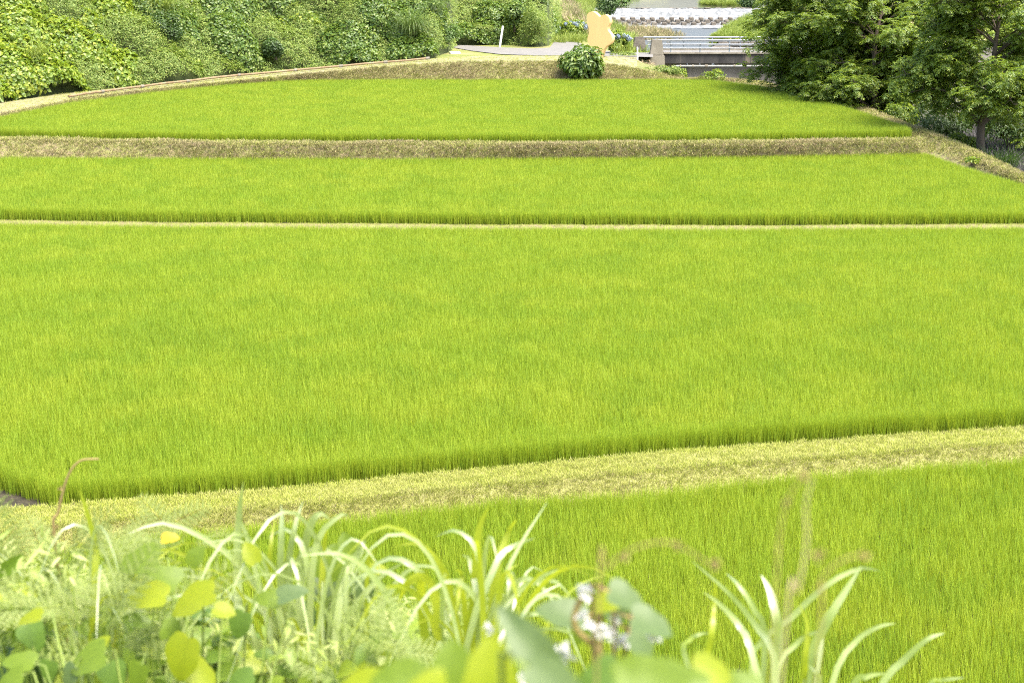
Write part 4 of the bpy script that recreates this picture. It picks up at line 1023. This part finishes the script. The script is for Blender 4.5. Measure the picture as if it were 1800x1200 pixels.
clump((540, 2.75), 'upright broad grass clump with pale shining blades, left of centre', [
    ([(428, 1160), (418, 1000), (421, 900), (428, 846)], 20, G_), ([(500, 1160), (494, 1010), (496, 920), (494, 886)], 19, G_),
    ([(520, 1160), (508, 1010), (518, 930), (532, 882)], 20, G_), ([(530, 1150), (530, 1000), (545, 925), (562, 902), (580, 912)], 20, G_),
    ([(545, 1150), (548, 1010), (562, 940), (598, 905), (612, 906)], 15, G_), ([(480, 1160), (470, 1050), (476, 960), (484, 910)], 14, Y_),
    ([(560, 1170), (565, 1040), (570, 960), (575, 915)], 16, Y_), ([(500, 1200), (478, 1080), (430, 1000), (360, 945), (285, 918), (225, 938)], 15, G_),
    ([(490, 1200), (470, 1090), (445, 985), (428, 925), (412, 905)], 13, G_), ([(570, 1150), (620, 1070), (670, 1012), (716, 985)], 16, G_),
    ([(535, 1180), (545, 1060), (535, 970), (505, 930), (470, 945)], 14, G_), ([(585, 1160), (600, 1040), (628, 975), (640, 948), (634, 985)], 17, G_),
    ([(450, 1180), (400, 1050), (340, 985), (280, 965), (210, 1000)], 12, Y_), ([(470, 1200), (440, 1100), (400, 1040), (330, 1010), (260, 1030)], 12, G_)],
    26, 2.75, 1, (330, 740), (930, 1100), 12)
clump((830, 2.55), 'arching yellow-green grass clump in the middle of the foreground', [
    ([(752, 1150), (742, 1070), (738, 1020), (715, 1028), (700, 1060)], 22, Y_), ([(768, 1150), (768, 1070), (752, 1018), (725, 1014), (690, 1050)], 22, Y_),
    ([(828, 1160), (836, 1010), (842, 930), (862, 884)], 22, Y_), ([(860, 1130), (872, 1010), (892, 940), (908, 912)], 20, Y_),
    ([(850, 1140), (880, 1030), (915, 955), (962, 882)], 12, G_), ([(870, 1130), (890, 1060), (935, 1022), (975, 1020), (1002, 1046)], 16, G_),
    ([(868, 1120), (900, 1050), (955, 1010), (1018, 993)], 12, G_), ([(800, 1150), (762, 1040), (720, 990), (670, 985), (615, 1045)], 15, G_),
    ([(810, 1140), (790, 1030), (770, 985), (735, 955), (690, 960)], 14, Y_), ([(840, 1150), (838, 1050), (826, 985), (812, 975)], 14, G_),
    ([(845, 1150), (850, 1040), (835, 960), (800, 932), (768, 942)], 12, G_), ([(860, 1150), (898, 1050), (902, 1010), (890, 1005)], 14, G_),
    ([(870, 1160), (905, 1090), (935, 1078), (965, 1082)], 16, G_), ([(790, 1160), (805, 1050), (812, 1010), (800, 1000)], 13, Y_),
    ([(870, 1150), (930, 1110), (985, 1105), (1030, 1130)], 12, G_), ([(820, 1160), (868, 1000), (900, 960), (940, 945)], 15, G_)],
    24, 2.55, 2, (620, 1040), (930, 1090))
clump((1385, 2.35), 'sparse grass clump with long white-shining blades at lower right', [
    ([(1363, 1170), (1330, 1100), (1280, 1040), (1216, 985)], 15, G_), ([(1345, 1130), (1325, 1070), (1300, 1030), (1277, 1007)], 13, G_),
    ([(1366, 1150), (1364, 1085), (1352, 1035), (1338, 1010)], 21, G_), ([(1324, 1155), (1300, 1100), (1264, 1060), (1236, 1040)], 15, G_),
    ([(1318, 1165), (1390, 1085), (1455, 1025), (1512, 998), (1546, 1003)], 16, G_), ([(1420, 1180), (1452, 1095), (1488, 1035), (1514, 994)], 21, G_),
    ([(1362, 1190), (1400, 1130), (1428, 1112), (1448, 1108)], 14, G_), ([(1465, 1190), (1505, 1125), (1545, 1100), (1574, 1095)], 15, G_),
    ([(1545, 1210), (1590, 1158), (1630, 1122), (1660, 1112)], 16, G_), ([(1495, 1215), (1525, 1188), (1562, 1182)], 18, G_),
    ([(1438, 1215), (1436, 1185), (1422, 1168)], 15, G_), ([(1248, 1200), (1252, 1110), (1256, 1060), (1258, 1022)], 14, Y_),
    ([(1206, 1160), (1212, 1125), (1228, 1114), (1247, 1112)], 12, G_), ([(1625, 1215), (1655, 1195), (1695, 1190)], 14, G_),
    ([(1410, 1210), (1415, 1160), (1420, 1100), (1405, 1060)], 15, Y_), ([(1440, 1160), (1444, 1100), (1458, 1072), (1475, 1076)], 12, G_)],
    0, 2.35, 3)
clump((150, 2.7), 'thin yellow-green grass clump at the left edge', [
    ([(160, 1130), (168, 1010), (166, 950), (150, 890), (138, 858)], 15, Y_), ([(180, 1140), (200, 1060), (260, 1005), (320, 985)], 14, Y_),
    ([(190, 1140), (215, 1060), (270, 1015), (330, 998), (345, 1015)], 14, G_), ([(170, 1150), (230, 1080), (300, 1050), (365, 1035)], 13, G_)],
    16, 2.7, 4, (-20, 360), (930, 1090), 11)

def leaf_shape(n=9, lobed=0.0):
    """broad, pointed, slightly cupped leaf; base at the origin, tip at +Y, unit length"""
    V = [(0, 0, 0)]; rows = []
    for i in range(n + 1):
        t = i / n; wv = .52 * (math.sin(math.pi * min(1, t * .97 + .03)) ** .62) * (1.12 - .55 * t) + lobed * .1 * math.sin(t * 9) * (1 - t)
        yb = t - .10 * math.sin(math.pi * min(1, t * 3)) * (t < .34)
        for k in (-1, -.5, 0, .5, 1):
            rows.append((k * wv, yb - (.07 * (1 - t) * abs(k) if t < .2 else 0), .10 * abs(k) * wv * 1.6 - .22 * t * t + .012 * math.sin(k * 9 + t * 14)))
    Q = [(i * 5 + k, i * 5 + k + 1, i * 5 + k + 6, i * 5 + k + 5) for i in range(n) for k in range(4)]
    return mesh_np('leaf', rows, Q)
LEAFS = {}
def leaf_me(mat, lob=0):
    if (mat, lob) not in LEAFS:
        me = smooth(leaf_shape(9, lob)); me.materials.append(M[mat]); LEAFS[(mat, lob)] = me
    return LEAFS[(mat, lob)]
def frame(d, nrm):
    y = Vector(d).normalized(); z = Vector(nrm); z = (z - y * z.dot(y)).normalized(); x = y.cross(z)
    return Matrix((x, y, z)).transposed()
def vine(label, base_uy, leaves, seed, name='broad_leaf_vine', cat='vine', stem_mat='green_stem'):
    """leaves: (u, v, size px, material, direction angle in the picture (deg, 0 = right, 90 = up), dy, facing tilt)"""
    r_ = random.Random(seed); bu, by = base_uy; b = fp(bu, 1280, by); root = ground_at(b.x, by); o = empty(name, root, label, cat)
    T = Tubes()
    for u, v, sz, mt, ang, dy, tilt, *asp in leaves:
        y_ = by + dy; c = fp(u, v, y_); L = sz * (.72 if by > 2 else .95) * y_ / 2500; a = R(ang)
        d = Vector((math.cos(a), .25 * math.sin(a), math.sin(a))); d.normalize()
        nrm = Vector((r_.uniform(-.3, .3), -1.0 + tilt, .55 + tilt))
        lo = link('leaf', leaf_me(mt, r_.choice((0, 1))), None, o)
        lo.matrix_local = Matrix.Translation(c - d * L * .5 - root) @ frame(d, nrm).to_4x4() @ Matrix.Diagonal((L * r_.uniform(.85, 1.05) * (asp[0] if asp else 1), L, L, 1))
        p0 = c - d * L * .5 - root; T.add([(r_.gauss(0, .03), r_.gauss(0, .03), 0), tuple(p0 * .55 + Vector((r_.gauss(0, .02), 0, -.05))), tuple(p0 - d * .02), tuple(p0)], [.004, .003, .002, .0015], 5)
    link('stem', T.mesh('stem'), M[stem_mat], o); return o
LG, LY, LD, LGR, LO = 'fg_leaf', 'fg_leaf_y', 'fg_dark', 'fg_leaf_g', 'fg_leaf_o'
vine('bright yellow-green broad-leaved vine left of the upright grass clump', (340, 2.42), [
    (335, 1055, 130, LY, 200, 0, .5), (396, 1072, 60, LY, 350, -.05, .4), (285, 1010, 90, LG, 150, .1, .5), (255, 1045, 110, LY, 175, .05, .6), (345, 975, 60, LG, 60, .2, .5),
    (300, 944, 44, LO, 10, .25, .5), (440, 970, 62, LY, 120, .15, .2), (515, 1040, 80, LGR, 20, .1, .6), (470, 1050, 70, LG, 170, .15, .4), (420, 1100, 80, LD, 250, .1, .3), (240, 985, 110, LG, 185, .15, .5)], 71)
vine('broad-leaved vine with one big yellow leaf at the bottom left', (260, 2.3), [
    (318, 1160, 130, LY, 250, 0, .1), (355, 1185, 90, LY, 330, .02, .2), (150, 1160, 110, LG, 200, 0, .5), (175, 1135, 70, LY, 60, .05, .5), (85, 1180, 60, LD, 260, .05, .3), (30, 1160, 90, LG, 170, 0, .6),
    (50, 1085, 70, LY, 190, .1, .6), (60, 1120, 80, LD, 300, .15, .4), (15, 1195, 80, LG, 200, -.05, .4), (120, 1195, 80, LGR, 240, 0, .5), (200, 1190, 80, LD, 290, .1, .3), (240, 1195, 90, LG, 250, 0, .4), (420, 1195, 80, LD, 200, .1, .3), (300, 1100, 60, LG, 90, .15, .5)], 72)
vine('broad-leaved vine behind the upright grass, right of its pale blades', (610, 2.85), [
    (580, 985, 90, LG, 80, 0, .1), (610, 960, 80, LG, 110, .05, .1), (588, 1065, 120, LG, 190, 0, .5), (625, 1075, 100, LG, 340, 0, .5), (560, 1030, 80, LGR, 120, .05, .3), (600, 1035, 70, LGR, 60, .1, .3), (640, 1040, 70, LGR, 290, 0, .4), (660, 1000, 60, LY, 20, .1, .6), (530, 1090, 90, LD, 220, .1, .3), (655, 1110, 80, LD, 320, .1, .3)], 73)
vine('blurred grey-green and yellow broad leaves at bottom centre, nearest of all', (860, .85), [
    (928, 1130, 200, LGR, 128, 0, -.1, .5), (862, 1180, 140, LY, 95, .06, -.1), (798, 1175, 120, LG, 100, .12, .0), (985, 1205, 150, LGR, 330, -.05, .2, .7), (700, 1200, 120, LG, 170, .1, .2), (630, 1210, 110, LY, 190, .15, .2), (755, 1208, 90, LY, 60, .0, .2)], 74)
vine('blurred pale green broad leaves at the bottom, below the white flowers', (1150, .9), [
    (1135, 1195, 150, LG, 150, 0, .2), (1205, 1205, 110, LG, 20, .05, .2), (1255, 1182, 85, LY, 350, .1, .2), (1050, 1200, 100, LD, 200, .05, .1), (1310, 1205, 80, LG, 20, .1, .2)], 75)
# white-flowered vine
fv_ = vine('white-flowered vine with grey-green leaves on a brown stem', (1060, 1.35), [
    (1105, 1050, 80, LGR, 340, 0, .5), (1150, 1095, 90, LGR, 345, -.05, .5), (985, 1075, 100, LGR, 160, .05, .5), (1060, 1060, 60, LY, 200, .05, .3), (1085, 1075, 60, LGR, 300, .1, .3), (1020, 1110, 60, LG, 240, .1, .3), (1130, 1130, 70, LGR, 320, .05, .4)], 76, name='flowering_vine', stem_mat='twig')
rt = fv_.location.copy()
for i, (u, v, sz) in enumerate([(1030, 1042, 40), (1025, 1082, 30), (1048, 1102, 46), (1068, 1112, 40), (1092, 1128, 44), (1140, 1112, 46), (1152, 1120, 34), (985, 1142, 40), (1000, 1158, 34), (864, 1188, 32), (920, 1196, 32), (860, 1105, 26), (1080, 1092, 26)]):
    c = fp(u, v, 1.35 + random.uniform(-.05, .05)); L = sz * .8 * 1.35 / 2500; n = 9
    vv = norm(rng.normal(0, 1, (n, 3)) + np.array([0, -.6, .5]))
    link('flower', leaf_mesh('flower', np.zeros((n, 3)), vv, rv(n), L * .75, L * .55), M['petal_white'], fv_, c - rt)
T = Tubes(); T.add([p - rt for p in spline([fp(1090, 1300, 1.4), fp(1062, 1160, 1.37), fp(1010, 1100, 1.35), fp(1025, 1040, 1.35)], 12)], [.0035] * 13, 6); link('main_stem', T.mesh('main_stem'), M['twig'], fv_)

# dry tendrils and stalks
def tendril(label, pts, y, r, buds, mat='twig'):
    P = [fp(u, v, y) for u, v in pts]; root = ground_at(P[0].x, y + .1); o = empty('dry_stalk', root, label, 'stalk')
    S = spline([root, P[0].lerp(root, .4)] + P, 30); T = Tubes(); T.add([p - root for p in S], [r * (1 - .6 * i / 30) for i in range(31)], 7); stm = link('stem', T.mesh('stem'), M[mat], o)
    for u, v, s_ in buds:
        c = fp(u, v, y); n = 12; vv = norm(rng.normal(0, 1, (n, 3))); link('bud', leaf_mesh('bud', np.zeros((n, 3)), vv, rv(n), s_ * .55 * y / 2500, s_ * y / 2500 * .35), M[mat], stm, c - root)
tendril('hooked brown vine tendril rising before the left corner of the wide paddy', [(95, 940), (102, 900), (118, 840), (140, 810), (174, 806)], 2.9, .0045, [(106, 858, 10), (100, 925, 10)])
tendril('blurred brown tendril arching above the white flowers', [(1052, 1060), (1068, 1000), (1110, 965), (1165, 952), (1200, 962), (1262, 1000)], .85, .0009, [(1192, 960, 26), (1258, 992, 24), (1100, 978, 20)])
tendril('blurred upright straw-coloured stalk at right before the nearest paddy', [(1378, 1130), (1402, 1040), (1418, 950), (1416, 890), (1428, 838)], .8, .0012, [], 'straw')
tendril('blurred brown seed stalk leaning beside the straw-coloured stalk', [(1360, 1100), (1368, 960), (1384, 880), (1416, 832)], .8, .0009, [(1412, 836, 22), (1384, 882, 18)])
tendril('blurred stalk with dark bud right of the straw-coloured stalk', [(1440, 1140), (1436, 1040), (1470, 990), (1520, 972)], .8, .0010, [(1440, 976, 28), (1520, 976, 24)])

# feathery ferns
def frond(n=10):
    V, Fc, off = [], [], 0
    t = (np.arange(n) + 1) / (n + 1)
    for sg in (-1, 1):
        for k in range(n):
            ln = .30 * math.sin(math.pi * (.12 + .86 * t[k]) ) ** .8; m = 6
            f = (np.arange(m) + .6) / m; base = np.array([0, t[k], -.25 * t[k] ** 2]); d = norm(np.array([[sg * .85, .5, -.1]]))[0]
            pos = base + d * (ln * f)[:, None]
            for s2 in (-1, 1):
                dv = np.tile(d, (m, 1)) * .5 + np.array([.5 * sg * s2 * .0, .75 * s2, 0]); a, b = leaf_arrays(pos, dv, np.tile([0, 0, 1.0], (m, 1)) + rng.normal(0, .2, (m, 3)), ln * .30 * (1.1 - f), ln * .13)
                V.append(a); Fc.append(b + off); off += len(a)
    V.append(np.array([(-.006, 0, 0), (.006, 0, 0), (0, 1, -.25)])); Fc.append(np.array([[off, off + 1, off + 2]]))
    me = mesh_np('frond', np.vstack(V), np.vstack(Fc)); me.materials.append(M['fg_fern']); return me
FR = [frond() for _ in range(3)]
def fern(label, by, ulo, uhi, vlo, vhi, n, seed, size=(110, 190)):
    r_ = random.Random(seed); b = fp((ulo + uhi) / 2, 1280, by); root = ground_at(b.x, by); o = empty('fern', root, label, 'fern', 'ferns in the foreground'); T = Tubes()
    for k in range(n):
        y_ = by + r_.uniform(-.25, .3); u, v = r_.uniform(ulo, uhi), r_.uniform(vlo, vhi); c = fp(u, v, y_); L = r_.uniform(*size) * y_ / 2500
        a = r_.gauss(1.2, .9) if u < (ulo + uhi) / 2 else r_.gauss(1.9, .9); d = Vector((-math.cos(a) * (1 if u < (ulo + uhi) / 2 else 1), r_.uniform(-.4, .3), abs(math.sin(a)) * .6 - .05))
        fo_ = link('frond', FR[k % 3], None, o); nr = Vector((r_.uniform(-.3, .3), -.6, 1))
        fo_.matrix_local = Matrix.Translation(c - root) @ frame(d, nr).to_4x4() @ Matrix.Scale(L, 4)
        p0 = c - root; T.add([(r_.gauss(0, .04), r_.gauss(0, .04), 0), tuple(p0 * .6 + Vector((0, 0, -.02))), tuple(p0)], [.003, .0025, .0015], 5)
    link('stem', T.mesh('stem'), M['green_stem'], o)
fern('pale feathery fern at the far left edge of the foreground', 2.85, -40, 150, 965, 1120, 16, 81, (120, 200))
fern('pale feathery fern between the left grass and the yellow leaf', 2.6, 80, 300, 1030, 1180, 16, 82, (120, 200))
fern('feathery fern at the foot of the upright grass clump', 2.45, 540, 720, 1140, 1210, 10, 83, (100, 170))
fern('feathery fern under the arching middle grass clump', 2.9, 640, 770, 1070, 1150, 6, 84)
fern('thin fern sprays above the orange leaf on the left', 3.1, 150, 340, 935, 1000, 9, 85, (80, 130))

# low growth filling in between them
def oval_leaves(pos, d, nrm, L, W):
    """rounded pointed leaves, 8 triangles each, cupped along the midrib"""
    d = norm(d); nrm = norm(nrm - d * (nrm * d).sum(1, keepdims=True)); s_ = np.cross(d, nrm); L = L[:, None]; W = W[:, None]; V = []
    prof_ = [(0, 0), (.18, .36), (.45, .5), (.75, .33), (1, 0)]
    for t, w_ in prof_: V.append(pos + d * L * t - nrm * L * .22 * t * t)
    for t, w_ in prof_[1:4]:
        for sg in (-1, 1): V.append(pos + d * L * t + s_ * W * w_ * sg + nrm * (W * w_ * .35 - L * .22 * t * t))
    T_ = np.array([(0, 5, 1), (1, 5, 7), (1, 7, 2), (2, 7, 9), (2, 9, 3), (3, 9, 4), (0, 1, 6), (1, 8, 6), (1, 2, 8), (2, 10, 8), (2, 3, 10), (3, 4, 10)])
    n = len(pos); VV = np.stack(V, 1).reshape(-1, 3); return VV, (np.arange(n)[:, None, None] * 11 + T_[None]).reshape(-1, 3)
def undergrowth(n, mat, lim, label, smin, smax, asp, seed, name='undergrowth', y0=2.8, y1=3.6, spread=55):
    q = np.random.default_rng(seed); y = q.uniform(y0, y1, n); u = q.uniform(-60, 900, n)
    v = np.interp(u, [p[0] for p in lim], [p[1] for p in lim]) + q.gamma(1.6, spread, n) + 22 * np.sin(u / 31 + 2 * np.sin(u / 77))
    a, b = (u - 900) / F, (600 - v) / F; t = y / (cp + b * sp); P = np.c_[a * t, y, CZ + (-sp + b * cp) * t]
    k = P[:, 2] > np.array([gz(c) for c in y]); P = P[k]; n = len(P)
    nn = norm(np.array([0, -.45, .8]) + q.normal(0, .45, (n, 3))); sz = q.uniform(smin, smax, n)
    V, Fc = oval_leaves(P, np.cross(nn, q.normal(0, 1, (n, 3))), nn, sz, sz * asp)
    tag(link(name, smooth(mesh_np(name, V, Fc)), M[mat]), label, name.replace('_', ' '), None, 'stuff')
undergrowth(1500, 'kudzu', [(-60, 1020), (120, 1030), (330, 1090), (480, 1130), (760, 1130), (900, 1210)], 'tangle of small bright leaves low among the foreground plants', .025, .075, .62, 5, y0=2.6)
undergrowth(2400, 'kudzu_dark', [(-60, 1060), (200, 1070), (330, 1090), (480, 1110), (760, 1130), (900, 1210)], 'darker green leaves deep among the foreground plants', .03, .08, .6, 6, y0=3.0)  # deep green leaf colour, set further back
undergrowth(3000, 'fern_fine', [(-60, 965), (60, 955), (200, 1000), (330, 1100), (480, 1110), (600, 1095), (760, 1070), (900, 1190)], 'fine pale feathery sprays among the foreground plants', .02, .045, .2, 8, 'feathery_weed', 2.6, 3.4, 40)
